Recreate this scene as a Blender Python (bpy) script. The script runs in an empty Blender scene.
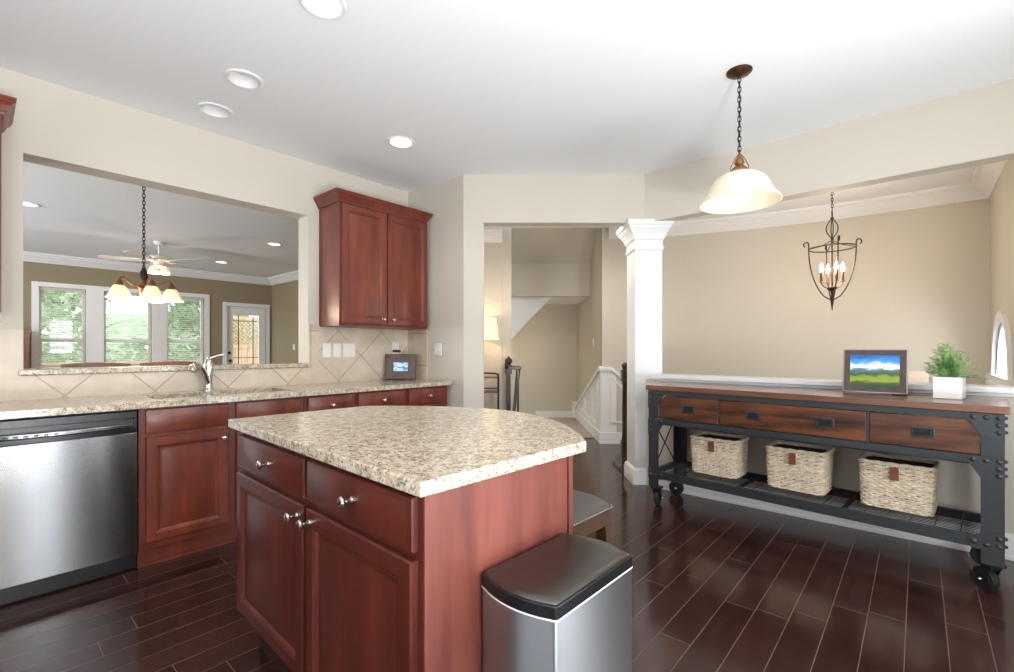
import bpy, bmesh, math, random
from math import sin, cos, pi, radians as R
from mathutils import Vector, Matrix

random.seed(7)
SC = bpy.context.scene
COL = SC.collection

# ------------------------------------------------------------------ camera, world, light, exposure
YAW = 41.3                      # the camera looks 41.3 degrees anticlockwise of +X
EYE = 1.2
cd = bpy.data.cameras.new('camera')
cd.sensor_width = 36.0
cd.lens = 36.0 * 468.0 / 1014.0
cd.shift_y = 13.0 / 1014.0
cd.clip_start = 0.02
cam = bpy.data.objects.new('camera', cd)
cam.location = (0, 0, EYE)
cam.rotation_euler = (R(90), 0, R(YAW - 90))
COL.objects.link(cam)
SC.camera = cam

SC.view_settings.view_transform = 'Standard'
SC.view_settings.look = 'None'
SC.view_settings.gamma = 1.0
SC.view_settings.use_curve_mapping = False
SC.view_settings.exposure = -0.42
SC.cycles.use_denoising = True
SC.cycles.max_bounces = 9
SC.cycles.diffuse_bounces = 6
SC.cycles.sample_clamp_indirect = 6.0
SC.cycles.caustics_reflective = False
SC.cycles.caustics_refractive = False

w = bpy.data.worlds.new('sky')
SC.world = w
w.use_nodes = True
w.node_tree.nodes['Background'].inputs[0].default_value = (0.86, 0.93, 1.0, 1)
w.node_tree.nodes['Background'].inputs[1].default_value = 5.2


def area(name, loc, rot, sx, sy, power, col=(1, 1, 1), spread=180):
    l = bpy.data.lights.new(name, 'AREA')
    l.shape = 'RECTANGLE'; l.size = sx; l.size_y = sy
    l.energy = power; l.color = col; l.spread = R(spread)
    o = bpy.data.objects.new(name, l)
    o.location = loc; o.rotation_euler = rot
    COL.objects.link(o)
    return o


def point(name, loc, power, col=(1, .82, .6), rad=.03):
    l = bpy.data.lights.new(name, 'POINT')
    l.energy = power; l.color = col; l.shadow_soft_size = rad
    o = bpy.data.objects.new(name, l)
    o.location = loc
    COL.objects.link(o)
    return o


def spot(name, loc, power, col=(1, .9, .78), ang=130, rad=.06):
    l = bpy.data.lights.new(name, 'SPOT')
    l.energy = power; l.color = col; l.shadow_soft_size = rad
    l.spot_size = R(ang); l.spot_blend = .6
    o = bpy.data.objects.new(name, l)
    o.location = loc
    COL.objects.link(o)
    return o


COOL = (.93, .965, 1.0)
# daylight through the four tall windows of the outside wall behind the camera
KWIN = [(-1.0, -.25), (.22, .66), (.9, 1.3), (1.7, 2.5)]
for a_, b_ in KWIN:
    area('daylight_and_fill', ((a_ + b_) / 2, -1.48, 1.25), (R(110), 0, 0), b_ - a_, 2.1, 76 * (b_ - a_), COOL)
# upward fill light added behind the camera to brighten the ceiling
area('added_ceiling_fill', (.1, -.95, .5), (R(180), 0, 0), .5, .5, 195, (.96, .985, 1))
# daylight added as fill, through an invented window in the unseen side wall
area('daylight_and_fill', (-2.62, 1.1, 1.5), (R(90), 0, R(-90)), 2.2, 1.5, 14, COOL)
# daylight added as fill, through an unseen living room window put in for it
area('daylight_and_fill', (-3.75, 7.0, 1.45), (R(90), 0, R(-90)), 2.4, 1.5, 330, COOL)


# ------------------------------------------------------------------ mesh builder
class MB:
    def __init__(s):
        s.v = []; s.f = []; s.m = []; s.mi = 0

    def add(s, vs, fs):
        n = len(s.v)
        s.v += [tuple(p) for p in vs]
        for f in fs:
            s.f.append(tuple(i + n for i in f)); s.m.append(s.mi)
        return s

    def box(s, x0, x1, y0, y1, z0, z1):
        return s.add([(x0, y0, z0), (x1, y0, z0), (x1, y1, z0), (x0, y1, z0), (x0, y0, z1), (x1, y0, z1), (x1, y1, z1), (x0, y1, z1)],
                     [(0, 3, 2, 1), (4, 5, 6, 7), (0, 1, 5, 4), (1, 2, 6, 5), (2, 3, 7, 6), (3, 0, 4, 7)])

    def bar(s, a, b, wx, wy, up=(0, 0, 1)):
        """a square bar from point a to point b"""
        a = Vector(a); b = Vector(b); t = (b - a).normalized()
        u = Vector(up)
        if abs(t.dot(u)) > .98: u = Vector((1, 0, 0))
        n = t.cross(u).normalized(); u = n.cross(t)
        vs = []
        for p in (a, b):
            for i, j in ((-1, -1), (1, -1), (1, 1), (-1, 1)):
                vs.append(p + n * (i * wx / 2) + u * (j * wy / 2))
        return s.add(vs, [(0, 3, 2, 1), (4, 5, 6, 7), (0, 1, 5, 4), (1, 2, 6, 5), (2, 3, 7, 6), (3, 0, 4, 7)])

    def prism(s, poly, z0, z1):
        n = len(poly)
        vs = [(x, y, z0) for x, y in poly] + [(x, y, z1) for x, y in poly]
        fs = [tuple(range(n - 1, -1, -1)), tuple(range(n, 2 * n))]
        fs += [(i, (i + 1) % n, n + (i + 1) % n, n + i) for i in range(n)]
        return s.add(vs, fs)

    def prism_axis(s, poly, a0, a1, axis):
        """polygon in the other two axes, extruded along axis 0 or 1. axis 0: poly (y,z); axis 1: poly (x,z)"""
        n = len(poly)
        if axis == 0:
            vs = [(a0, p, q) for p, q in poly] + [(a1, p, q) for p, q in poly]
        else:
            vs = [(p, a0, q) for p, q in poly] + [(p, a1, q) for p, q in poly]
        fs = [tuple(range(n - 1, -1, -1)), tuple(range(n, 2 * n))]
        fs += [(i, (i + 1) % n, n + (i + 1) % n, n + i) for i in range(n)]
        return s.add(vs, fs)

    def tube(s, pts, r, n=8, closed=False, cap=True):
        pts = [Vector(p) for p in pts]
        m = len(pts)
        rs = r if isinstance(r, (list, tuple)) else [r] * m
        vs = []; prev = None
        for i, p in enumerate(pts):
            if closed:
                t = pts[(i + 1) % m] - pts[i - 1]
            else:
                t = pts[min(i + 1, m - 1)] - pts[max(i - 1, 0)]
            t.normalize()
            if prev is None:
                u = Vector((0, 0, 1)) if abs(t.z) < .9 else Vector((1, 0, 0))
                u = (u - t * u.dot(t)).normalized()
            else:
                u = (prev - t * prev.dot(t))
                u = u.normalized() if u.length > 1e-6 else prev
            prev = u
            b = t.cross(u)
            for k in range(n):
                a = 2 * pi * k / n
                vs.append(p + (u * cos(a) + b * sin(a)) * rs[i])
        fs = []
        for i in range(m if closed else m - 1):
            j = (i + 1) % m
            for k in range(n):
                l = (k + 1) % n
                fs.append((i * n + k, i * n + l, j * n + l, j * n + k))
        if not closed and cap:
            fs.append(tuple(range(n - 1, -1, -1)))
            fs.append(tuple((m - 1) * n + k for k in range(n)))
        return s.add(vs, fs)

    def lathe(s, prof, c=(0, 0, 0), n=24, axis='z', caps=True):
        """prof: (radius, height) pairs; axis z, or 'y' for heights along -y"""
        vs = []; m = len(prof)
        for r, h in prof:
            for k in range(n):
                a = 2 * pi * k / n
                if axis == 'z':
                    vs.append((c[0] + r * cos(a), c[1] + r * sin(a), c[2] + h))
                elif axis == 'y':
                    vs.append((c[0] + r * cos(a), c[1] - h, c[2] + r * sin(a)))
                else:
                    vs.append((c[0] + h, c[1] + r * cos(a), c[2] + r * sin(a)))
        fs = []
        for i in range(m - 1):
            for k in range(n):
                l = (k + 1) % n
                fs.append((i * n + k, i * n + l, (i + 1) * n + l, (i + 1) * n + k))
        if caps:
            fs.append(tuple(range(n - 1, -1, -1)))
            fs.append(tuple((m - 1) * n + k for k in range(n)))
        return s.add(vs, fs)

    def ball(s, c, r, n=12, sz=1.0):
        prof = []
        m = max(4, n // 2)
        for i in range(m + 1):
            a = -pi / 2 + pi * i / m
            prof.append((max(r * cos(a), r * .02), r * sin(a) * sz))
        return s.lathe(prof, c, n)

    def rings(s, loops, cap0=True, cap1=True):
        """loft between loops of equal length"""
        n = len(loops[0]); vs = [p for l in loops for p in l]; fs = []
        for i in range(len(loops) - 1):
            for k in range(n):
                l = (k + 1) % n
                fs.append((i * n + k, i * n + l, (i + 1) * n + l, (i + 1) * n + k))
        if cap0: fs.append(tuple(range(n - 1, -1, -1)))
        if cap1: fs.append(tuple((len(loops) - 1) * n + k for k in range(n)))
        return s.add(vs, fs)

    def panel(s, x0, x1, z0, z1, prof, y=0.0):
        """rectangular panel facing -y; prof = (inset, depth) from the back rim to the centre"""
        loops = []
        for ins, dep in prof:
            loops.append([(x0 + ins, y - dep, z0 + ins), (x1 - ins, y - dep, z0 + ins), (x1 - ins, y - dep, z1 - ins), (x0 + ins, y - dep, z1 - ins)])
        return s.rings(loops)

    def sweep(s, path, prof, closed=False):
        """profile (out, z) swept along an xy path; out is to the left of travel"""
        P = [Vector((p[0], p[1])) for p in path]; m = len(P); n = len(prof); vs = []
        for i, p in enumerate(P):
            d0 = (P[i] - P[i - 1]) if (i > 0 or closed) else None
            d1 = (P[(i + 1) % m] - P[i]) if (i < m - 1 or closed) else None
            if d0 is None: d0 = d1
            if d1 is None: d1 = d0
            d0 = d0.normalized(); d1 = d1.normalized()
            n0 = Vector((-d0.y, d0.x)); n1 = Vector((-d1.y, d1.x))
            b = (n0 + n1)
            b = b / max(.2, (1 + n0.dot(n1)))
            for o, z in prof:
                vs.append((p.x + b.x * o, p.y + b.y * o, z))
        fs = []
        for i in range(m if closed else m - 1):
            j = (i + 1) % m
            for k in range(n):
                l = (k + 1) % n
                fs.append((i * n + k, i * n + l, j * n + l, j * n + k))
        if not closed:
            fs.append(tuple(range(n - 1, -1, -1)))
            fs.append(tuple((m - 1) * n + k for k in range(n)))
        return s.add(vs, fs)

    def build(s, name, mats, parent=None, loc=(0, 0, 0), rot=(0, 0, 0), bevel=0, seg=2, angle=32, recalc=True):
        me = bpy.data.meshes.new(name)
        me.from_pydata(s.v, [], s.f)
        if not isinstance(mats, (list, tuple)): mats = [mats]
        for m in mats: me.materials.append(m)
        me.polygons.foreach_set('material_index', s.m)
        if recalc:
            bm = bmesh.new(); bm.from_mesh(me)
            bmesh.ops.recalc_face_normals(bm, faces=bm.faces)
            bm.to_mesh(me); bm.free()
        me.polygons.foreach_set('use_smooth', [True] * len(me.polygons))
        me.set_sharp_from_angle(angle=R(angle))
        me.update()
        o = bpy.data.objects.new(name, me)
        COL.objects.link(o)
        o.location = loc; o.rotation_euler = rot
        if parent is not None: o.parent = parent
        if bevel:
            b = o.modifiers.new('bevel', 'BEVEL'); b.width = bevel; b.segments = seg; b.limit_method = 'ANGLE'; b.angle_limit = R(40)
            b.harden_normals = True
        return o


def tag(o, label=None, cat=None, group=None, kind=None):
    if label: o['label'] = label
    if cat: o['category'] = cat
    if group: o['group'] = group
    if kind: o['kind'] = kind
    return o


def empty(name, loc, rz=0, label=None, cat=None, group=None):
    o = bpy.data.objects.new(name, None)
    o.empty_display_size = .1
    COL.objects.link(o)
    o.location = loc; o.rotation_euler = (0, 0, rz)
    return tag(o, label, cat, group)


def struct(o, label=None):
    o['kind'] = 'structure'
    if label: o['label'] = label
    return o


def copy_tree(o, parent=None):
    c = o.copy(); COL.objects.link(c)
    c.parent = parent
    for ch in list(o.children): copy_tree(ch, c)
    return c


HALL = R(YAW - 90)              # rotation of the diagonal wall and the stair hall; there x runs along the wall, y away from the kitchen


def hall(r, d):
    a = R(YAW)
    return (d * cos(a) + r * sin(a), d * sin(a) - r * cos(a))


# ------------------------------------------------------------------ materials
def new_mat(name):
    m = bpy.data.materials.new(name); m.use_nodes = True
    nt = m.node_tree
    return m, nt, nt.nodes['Principled BSDF']


def srgb(r, g, b):
    f = lambda c: (c / 255 / 12.92) if c / 255 <= .04045 else ((c / 255 + .055) / 1.055) ** 2.4
    return (f(r), f(g), f(b), 1)


def mat(name, col, rough=.5, metal=0, spec=.5, coat=0, emit=None, estr=0, sss=0, trans=0):
    m, nt, p = new_mat(name)
    p.inputs['Base Color'].default_value = col
    p.inputs['Roughness'].default_value = rough
    p.inputs['Metallic'].default_value = metal
    p.inputs['Specular IOR Level'].default_value = spec
    p.inputs['Coat Weight'].default_value = coat
    p.inputs['Coat Roughness'].default_value = .15
    p.inputs['Transmission Weight'].default_value = trans
    if emit:
        p.inputs['Emission Color'].default_value = emit
        p.inputs['Emission Strength'].default_value = estr
    return m


def coords(nt, scale=(1, 1, 1), rot=(0, 0, 0), loc=(0, 0, 0)):
    t = nt.nodes.new('ShaderNodeTexCoord'); mp = nt.nodes.new('ShaderNodeMapping')
    mp.inputs['Scale'].default_value = scale; mp.inputs['Rotation'].default_value = rot; mp.inputs['Location'].default_value = loc
    nt.links.new(t.outputs['Object'], mp.inputs['Vector'])
    return mp.outputs['Vector']


def noise(nt, vec, scale, detail=4, rough=.55):
    n = nt.nodes.new('ShaderNodeTexNoise')
    n.inputs['Scale'].default_value = scale; n.inputs['Detail'].default_value = detail; n.inputs['Roughness'].default_value = rough
    nt.links.new(vec, n.inputs['Vector'])
    return n.outputs['Fac']


def ramp(nt, fac, stops):
    r = nt.nodes.new('ShaderNodeValToRGB')
    e = r.color_ramp.elements
    e[0].position, e[0].color = stops[0]
    e[1].position, e[1].color = stops[-1]
    for pos, col in stops[1:-1]:
        x = e.new(pos); x.color = col
    nt.links.new(fac, r.inputs['Fac'])
    return r.outputs['Color']


def mix(nt, fac, a, b, mode='MIX'):
    n = nt.nodes.new('ShaderNodeMix'); n.data_type = 'RGBA'; n.blend_type = mode
    for i, v in ((0, fac), (6, a), (7, b)):
        if hasattr(v, 'is_linked') or isinstance(v, bpy.types.NodeSocket): nt.links.new(v, n.inputs[i])
        else: n.inputs[i].default_value = v
    return n.outputs[2]


def bump(nt, p, h, strength=.3, dist=.002):
    b = nt.nodes.new('ShaderNodeBump'); b.inputs['Strength'].default_value = strength; b.inputs['Distance'].default_value = dist
    nt.links.new(h, b.inputs['Height']); nt.links.new(b.outputs['Normal'], p.inputs['Normal'])


def wood(name, dark, light, scale=(14, 14, 1.3), rough=.35, coat=.3, spec=.5, contrast=(.3, .72)):
    m, nt, p = new_mat(name)
    v = coords(nt, scale)
    f = noise(nt, v, 1.0, 6, .6)
    v2 = coords(nt, tuple(x * 5 for x in scale))
    f2 = noise(nt, v2, 1.0, 3, .6)
    c = ramp(nt, f, [(contrast[0], dark), (contrast[1], light)])
    c2 = ramp(nt, f2, [(.3, (.72, .72, .72, 1)), (.7, (1, 1, 1, 1))])
    nt.links.new(mix(nt, .6, c, c2, 'MULTIPLY'), p.inputs['Base Color'])
    p.inputs['Roughness'].default_value = rough
    p.inputs['Coat Weight'].default_value = coat
    p.inputs['Coat Roughness'].default_value = .18
    p.inputs['Specular IOR Level'].default_value = spec
    return m


def paint(name, col, rough=.6, spec=.3):
    m, nt, p = new_mat(name)
    f = noise(nt, coords(nt, (90, 90, 90)), 1.0, 2)
    p.inputs['Base Color'].default_value = col
    p.inputs['Roughness'].default_value = rough
    p.inputs['Specular IOR Level'].default_value = spec
    bump(nt, p, f, .06, .001)
    return m


def floor_mat():
    m, nt, p = new_mat('dark_plank_floor')
    L = nt.links; N = nt.nodes
    t = N.new('ShaderNodeTexCoord')
    s = N.new('ShaderNodeSeparateXYZ'); L.new(t.outputs['Object'], s.inputs[0])

    def mth(op, a, b=None):
        n = N.new('ShaderNodeMath'); n.operation = op
        for i, v in ((0, a), (1, b)):
            if v is None: continue
            if isinstance(v, bpy.types.NodeSocket): L.new(v, n.inputs[i])
            else: n.inputs[i].default_value = v
        return n.outputs[0]
    RH = .1305
    y = mth('ADD', s.outputs['Y'], 10 * RH - .040)
    row = mth('FLOOR', mth('DIVIDE', y, RH))
    wn = N.new('ShaderNodeTexWhiteNoise'); wn.noise_dimensions = '1D'; L.new(row, wn.inputs['W'])
    x = mth('ADD', s.outputs['X'], mth('MULTIPLY', wn.outputs['Value'], 2.9))
    x = mth('ADD', x, 20.0)
    cb = N.new('ShaderNodeCombineXYZ'); L.new(x, cb.inputs[0]); L.new(y, cb.inputs[1])
    b = N.new('ShaderNodeTexBrick'); L.new(cb.outputs[0], b.inputs['Vector'])
    b.offset = 0; b.squash = 1
    b.inputs['Scale'].default_value = 1.0
    b.inputs['Brick Width'].default_value = .95
    b.inputs['Row Height'].default_value = RH
    b.inputs['Mortar Size'].default_value = .0016
    b.inputs['Mortar Smooth'].default_value = .2
    b.inputs['Color1'].default_value = srgb(48, 27, 24)
    b.inputs['Color2'].default_value = srgb(65, 40, 35)
    b.inputs['Mortar'].default_value = srgb(112, 92, 84)
    g = noise(nt, coords(nt, (3, 40, 3)), 1.0, 5)
    c = ramp(nt, g, [(.3, (.72, .70, .70, 1)), (.7, (1.12, 1.1, 1.08, 1))])
    L.new(mix(nt, 1.0, b.outputs['Color'], c, 'MULTIPLY'), p.inputs['Base Color'])
    p.inputs['Specular IOR Level'].default_value = .5
    w_ = noise(nt, coords(nt, (2.2, 9, 2)), 1.0, 3)
    rr = ramp(nt, w_, [(.3, (.12, .12, .12, 1)), (.75, (.2, .2, .2, 1))])
    L.new(rr, p.inputs['Roughness'])
    h = mix(nt, .35, b.outputs['Fac'], w_)
    bump(nt, p, h, .12, -.003)
    return m


def granite_mat():
    m, nt, p = new_mat('speckled_granite')
    v = coords(nt, (1, 1, 1))
    v2 = coords(nt, (1, 1, 1), (.3, .2, .6))
    base = ramp(nt, noise(nt, v, 34, 5, .7), [(.25, srgb(126, 106, 86)), (.40, srgb(174, 158, 138)), (.52, srgb(208, 195, 172)), (.75, srgb(224, 216, 200))])
    dark = ramp(nt, noise(nt, v2, 120, 4, .65), [(.54, (0, 0, 0, 1)), (.61, (.9, .9, .9, 1))])
    c = mix(nt, dark, base, srgb(92, 78, 66))
    vo = nt.nodes.new('ShaderNodeTexVoronoi'); vo.inputs['Scale'].default_value = 84
    nt.links.new(v, vo.inputs['Vector'])
    sp = ramp(nt, vo.outputs['Distance'], [(.13, (1, 1, 1, 1)), (.2, (0, 0, 0, 1))])
    patch = ramp(nt, noise(nt, v2, 16, 3), [(.5, (0, 0, 0, 1)), (.56, (1, 1, 1, 1))])
    c = mix(nt, mix(nt, 1.0, sp, patch, 'MULTIPLY'), c, srgb(84, 74, 68))
    gr = ramp(nt, noise(nt, v, 48, 3, .6), [(.6, (0, 0, 0, 1)), (.68, (1, 1, 1, 1))])
    c = mix(nt, gr, c, srgb(140, 132, 124))
    nt.links.new(c, p.inputs['Base Color'])
    p.inputs['Roughness'].default_value = .16
    p.inputs['Specular IOR Level'].default_value = .5
    return m


def tile_mat(diag=True, zoff=.926, xoff=.229, size=.3048):
    m, nt, p = new_mat('beige_stone_tile')
    t = nt.nodes.new('ShaderNodeTexCoord')
    s = nt.nodes.new('ShaderNodeSeparateXYZ'); nt.links.new(t.outputs['Object'], s.inputs[0])
    cb = nt.nodes.new('ShaderNodeCombineXYZ')
    ad = nt.nodes.new('ShaderNodeMath'); ad.operation = 'ADD'
    nt.links.new(s.outputs['X'], ad.inputs[0]); nt.links.new(s.outputs['Y'], ad.inputs[1])
    nt.links.new(ad.outputs[0], cb.inputs[0]); nt.links.new(s.outputs['Z'], cb.inputs[1])
    mp = nt.nodes.new('ShaderNodeMapping')
    mp.vector_type = 'TEXTURE'
    mp.inputs['Location'].default_value = (xoff, zoff, 0)
    mp.inputs['Rotation'].default_value = (0, 0, R(45) if diag else 0)
    nt.links.new(cb.outputs[0], mp.inputs['Vector'])
    b = nt.nodes.new('ShaderNodeTexBrick')
    nt.links.new(mp.outputs[0], b.inputs['Vector'])
    b.offset = 0
    b.inputs['Scale'].default_value = 1
    b.inputs['Brick Width'].default_value = size; b.inputs['Row Height'].default_value = size
    b.inputs['Mortar Size'].default_value = .0048; b.inputs['Mortar Smooth'].default_value = .3
    b.inputs['Color1'].default_value = srgb(216, 203, 184)
    b.inputs['Color2'].default_value = srgb(207, 192, 171)
    b.inputs['Mortar'].default_value = srgb(182, 160, 138)
    n = noise(nt, coords(nt, (9, 9, 9)), 1.0, 5)
    c = ramp(nt, n, [(.3, (.86, .85, .83, 1)), (.7, (1.04, 1.04, 1.04, 1))])
    nt.links.new(mix(nt, 1.0, b.outputs['Color'], c, 'MULTIPLY'), p.inputs['Base Color'])
    p.inputs['Roughness'].default_value = .32
    bump(nt, p, b.outputs['Fac'], .3, -.002)
    return m


def steel_mat(name, col=srgb(176, 178, 180), rough=.28, aniso=.8, rot=0):
    """brushed steel: the grain runs round the upright axis, so highlights stretch upwards"""
    m, nt, p = new_mat(name)
    p.inputs['Base Color'].default_value = col
    p.inputs['Metallic'].default_value = 1
    p.inputs['Roughness'].default_value = rough
    p.inputs['Anisotropic'].default_value = aniso
    p.inputs['Anisotropic Rotation'].default_value = rot
    t = nt.nodes.new('ShaderNodeCombineXYZ'); t.inputs[2].default_value = 1
    nt.links.new(t.outputs[0], p.inputs['Tangent'])
    return m


def glass_mat():
    m = bpy.data.materials.new('window_glass'); m.use_nodes = True
    nt = m.node_tree; nt.nodes.clear()
    o = nt.nodes.new('ShaderNodeOutputMaterial'); mx = nt.nodes.new('ShaderNodeMixShader')
    t = nt.nodes.new('ShaderNodeBsdfTransparent'); g = nt.nodes.new('ShaderNodeBsdfGlossy')
    g.inputs['Roughness'].default_value = .02
    mx.inputs[0].default_value = .06
    nt.links.new(t.outputs[0], mx.inputs[1]); nt.links.new(g.outputs[0], mx.inputs[2]); nt.links.new(mx.outputs[0], o.inputs[0])
    return m


def shade_mat(name, col, estr):
    m, nt, p = new_mat(name)
    p.inputs['Base Color'].default_value = col
    p.inputs['Roughness'].default_value = .3
    p.inputs['Emission Color'].default_value = col
    p.inputs['Emission Strength'].default_value = estr
    return m


def leaf_mat(name, dark, light, rough=.5):
    m, nt, p = new_mat(name)
    c = ramp(nt, noise(nt, coords(nt, (1, 1, 1)), 14 if 'pot' in name else 3.5, 4), [(.35, dark), (.65, light)])
    nt.links.new(c, p.inputs['Base Color'])
    p.inputs['Roughness'].default_value = rough
    p.inputs['Subsurface Weight'].default_value = 0
    return m


M_WALL = paint('wall_paint_beige', srgb(205, 198, 185))
M_WALL_L = paint('wall_paint_taupe', srgb(150, 137, 113))
M_CEIL = paint('ceiling_paint_white', srgb(240, 242, 244), .8)
M_TRIM = paint('trim_paint_white', srgb(238, 238, 238), .35)
M_FLOOR = floor_mat()
M_GRAN = granite_mat()
M_TILE = tile_mat(True)
M_TILE_S = tile_mat(False, .74, .1, .3048)
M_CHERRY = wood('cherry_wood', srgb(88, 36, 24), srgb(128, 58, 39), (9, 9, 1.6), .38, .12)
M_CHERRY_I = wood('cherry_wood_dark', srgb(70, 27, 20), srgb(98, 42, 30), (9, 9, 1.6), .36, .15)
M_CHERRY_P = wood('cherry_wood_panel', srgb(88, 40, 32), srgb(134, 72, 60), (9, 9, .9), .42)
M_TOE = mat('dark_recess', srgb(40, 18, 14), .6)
M_STEEL = steel_mat('brushed_steel', srgb(146, 147, 149), rough=.22, aniso=.9)
M_STEEL_C = steel_mat('brushed_steel_bin', srgb(172, 175, 179), .42, .8)
M_STEEL_LID = steel_mat('brushed_steel_lid', srgb(104, 102, 100), .3, 0)
M_CHROME = mat('polished_nickel', srgb(214, 210, 204), .24, 1)
M_BLACK = mat('black_plastic', srgb(18, 19, 22), .28)
M_BLACKM = mat('black_rubber', srgb(20, 20, 22), .6)
M_PLATE = mat('white_plastic', srgb(238, 236, 230), .35)
M_IRON = mat('grey_black_iron', srgb(56, 59, 61), .42, .35)
M_IRON_D = mat('dark_iron', srgb(30, 30, 33), .5, .3)
M_BRONZE = mat('aged_bronze', srgb(92, 62, 46), .4, .8)
M_BRONZE_D = mat('dark_bronze', srgb(58, 44, 38), .42, .6)
M_BRASS = mat('antique_brass', srgb(150, 112, 78), .35, .9)
M_ACACIA = wood('acacia_wood', srgb(34, 18, 11), srgb(112, 66, 40), (2.2, 12, 16), .34, .25, contrast=(.34, .62))
M_ACACIA_T = wood('acacia_top', srgb(92, 58, 42), srgb(132, 90, 68), (1.4, 14, 14), .26, .4)
M_WICKER = wood('wicker', srgb(200, 174, 142), srgb(252, 242, 222), (26, 26, 60), .7, 0, .2)
M_LINER = mat('dark_basket_inside', srgb(58, 44, 34), .9)
M_LEATHER_T = mat('brown_leather_tag', srgb(122, 66, 42), .6)
M_LEATHER = mat('grey_brown_leather', srgb(66, 62, 59), .4)
M_OAK = wood('stool_oak', srgb(48, 32, 20), srgb(80, 56, 34), (10, 10, 2), .5, .1)
M_NAIL = mat('steel_nailhead', srgb(150, 144, 136), .35, 1)
M_POT = mat('white_ceramic', srgb(240, 240, 238), .28)
M_LEAF = leaf_mat('pot_leaf_green', srgb(112, 170, 92), srgb(204, 234, 168))
M_SOIL = mat('soil', srgb(60, 46, 36), .9)
M_GLASS = glass_mat()
M_SHADE = shade_mat('alabaster_glass_shade', (.80, .69, .54, 1), .2)
M_SHADE_L = shade_mat('frosted_glass_shade', (1.0, .80, .52, 1), .75)
M_BULB = shade_mat('lit_bulb', (1, .93, .8, 1), 9)
M_BULB_P = shade_mat('pendant_bulb', (1, .96, .9, 1), 2.6)
M_CAN = mat('recess_baffle_white', srgb(232, 232, 232), .5)
M_LAMPOFF = mat('unlit_lamp_glass', srgb(236, 236, 238), .2)
M_LAMPON = shade_mat('lit_lamp_glass', (1, .97, .92, 1), 9)
M_LAMPON_W = shade_mat('lit_lamp_glass_warm', (1, .82, .58, 1), 5)
M_BLIND = bpy.data.materials.new('white_blind'); M_BLIND.use_nodes = True
nt_ = M_BLIND.node_tree; nt_.nodes.clear()
o_ = nt_.nodes.new('ShaderNodeOutputMaterial'); x_ = nt_.nodes.new('ShaderNodeMixShader'); d_ = nt_.nodes.new('ShaderNodeBsdfDiffuse'); l_ = nt_.nodes.new('ShaderNodeBsdfTranslucent')
d_.inputs[0].default_value = l_.inputs[0].default_value = srgb(240, 238, 234); x_.inputs[0].default_value = .45
nt_.links.new(d_.outputs[0], x_.inputs[1]); nt_.links.new(l_.outputs[0], x_.inputs[2]); nt_.links.new(x_.outputs[0], o_.inputs[0])
M_NEWEL = wood('newel_dark_wood', srgb(30, 20, 18), srgb(52, 36, 32), (12, 12, 2), .3, .4)
M_CARPET = paint('grey_beige_carpet', srgb(176, 168, 158), .95, .1)
M_FENCE = wood('deck_pine', srgb(186, 156, 124), srgb(222, 198, 168), (9, 9, 1), .7, 0, .2)
M_GROUND = leaf_mat('ground_mulch', srgb(150, 120, 90), srgb(120, 150, 80), .9)
M_BANK = leaf_mat('wooded_bank', srgb(92, 124, 86), srgb(180, 204, 160), .9)
M_BARK = wood('bark', srgb(140, 128, 118), srgb(190, 182, 172), (5, 5, 1), .9, 0, .2)
M_TREE = leaf_mat('tree_leaf_green', srgb(128, 160, 124), srgb(206, 224, 192))
M_TREE2 = leaf_mat('tree_leaf_pale', srgb(158, 186, 150), srgb(224, 236, 212))
M_WOODFUR = wood('furniture_wood', srgb(96, 62, 40), srgb(136, 92, 60), (8, 8, 1.2), .4, .2)
M_CHAIRWOOD = wood('chair_wood', srgb(122, 90, 66), srgb(160, 124, 96), (2, 8, 8), .4, .2)
M_UPHOL = paint('blush_linen', srgb(216, 198, 184), .9, .1)
M_FAN = mat('fan_white', srgb(226, 222, 214), .4)
M_LAMPSHADE = shade_mat('linen_lamp_shade', (.9, .76, .56, 1), .55)
M_FRAME_D = wood('frame_espresso', srgb(72, 52, 44), srgb(104, 80, 68), (20, 20, 20), .35, .2)
M_FRAME_E = wood('frame_dark_brown', srgb(50, 34, 28), srgb(80, 58, 48), (20, 20, 20), .35, .2)
M_FRAME_S = mat('frame_silver_edge', srgb(168, 158, 148), .32, .7)


def landscape_mat():
    """a printed landscape: sky with cloud over blue hills and a sunlit meadow (object coordinates: x 0..1, z 0..1)"""
    m, nt, p = new_mat('landscape_print')
    t = nt.nodes.new('ShaderNodeTexCoord'); s = nt.nodes.new('ShaderNodeSeparateXYZ'); nt.links.new(t.outputs['Generated'], s.inputs[0])
    n = noise(nt, coords(nt, (16, 16, 34)), 1.0, 5)
    md = nt.nodes.new('ShaderNodeMath'); md.operation = 'MULTIPLY_ADD'
    nt.links.new(n, md.inputs[0]); md.inputs[1].default_value = .34
    sub = nt.nodes.new('ShaderNodeMath'); sub.operation = 'SUBTRACT'; nt.links.new(s.outputs['Z'], sub.inputs[0]); sub.inputs[1].default_value = .17
    nt.links.new(sub.outputs[0], md.inputs[2])
    c = ramp(nt, md.outputs[0], [(.0, srgb(40, 70, 30)), (.14, srgb(58, 92, 34)), (.2, srgb(150, 164, 48)), (.34, srgb(128, 154, 50)), (.39, srgb(48, 86, 40)), (.46, srgb(60, 104, 70)),
                                 (.54, srgb(86, 124, 150)), (.6, srgb(238, 242, 246)), (.7, srgb(232, 240, 246)), (.78, srgb(70, 160, 220)), (.9, srgb(20, 110, 190)), (1, srgb(14, 92, 170))])
    nt.links.new(c, p.inputs['Base Color'])
    p.inputs['Roughness'].default_value = .2
    return m


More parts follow.
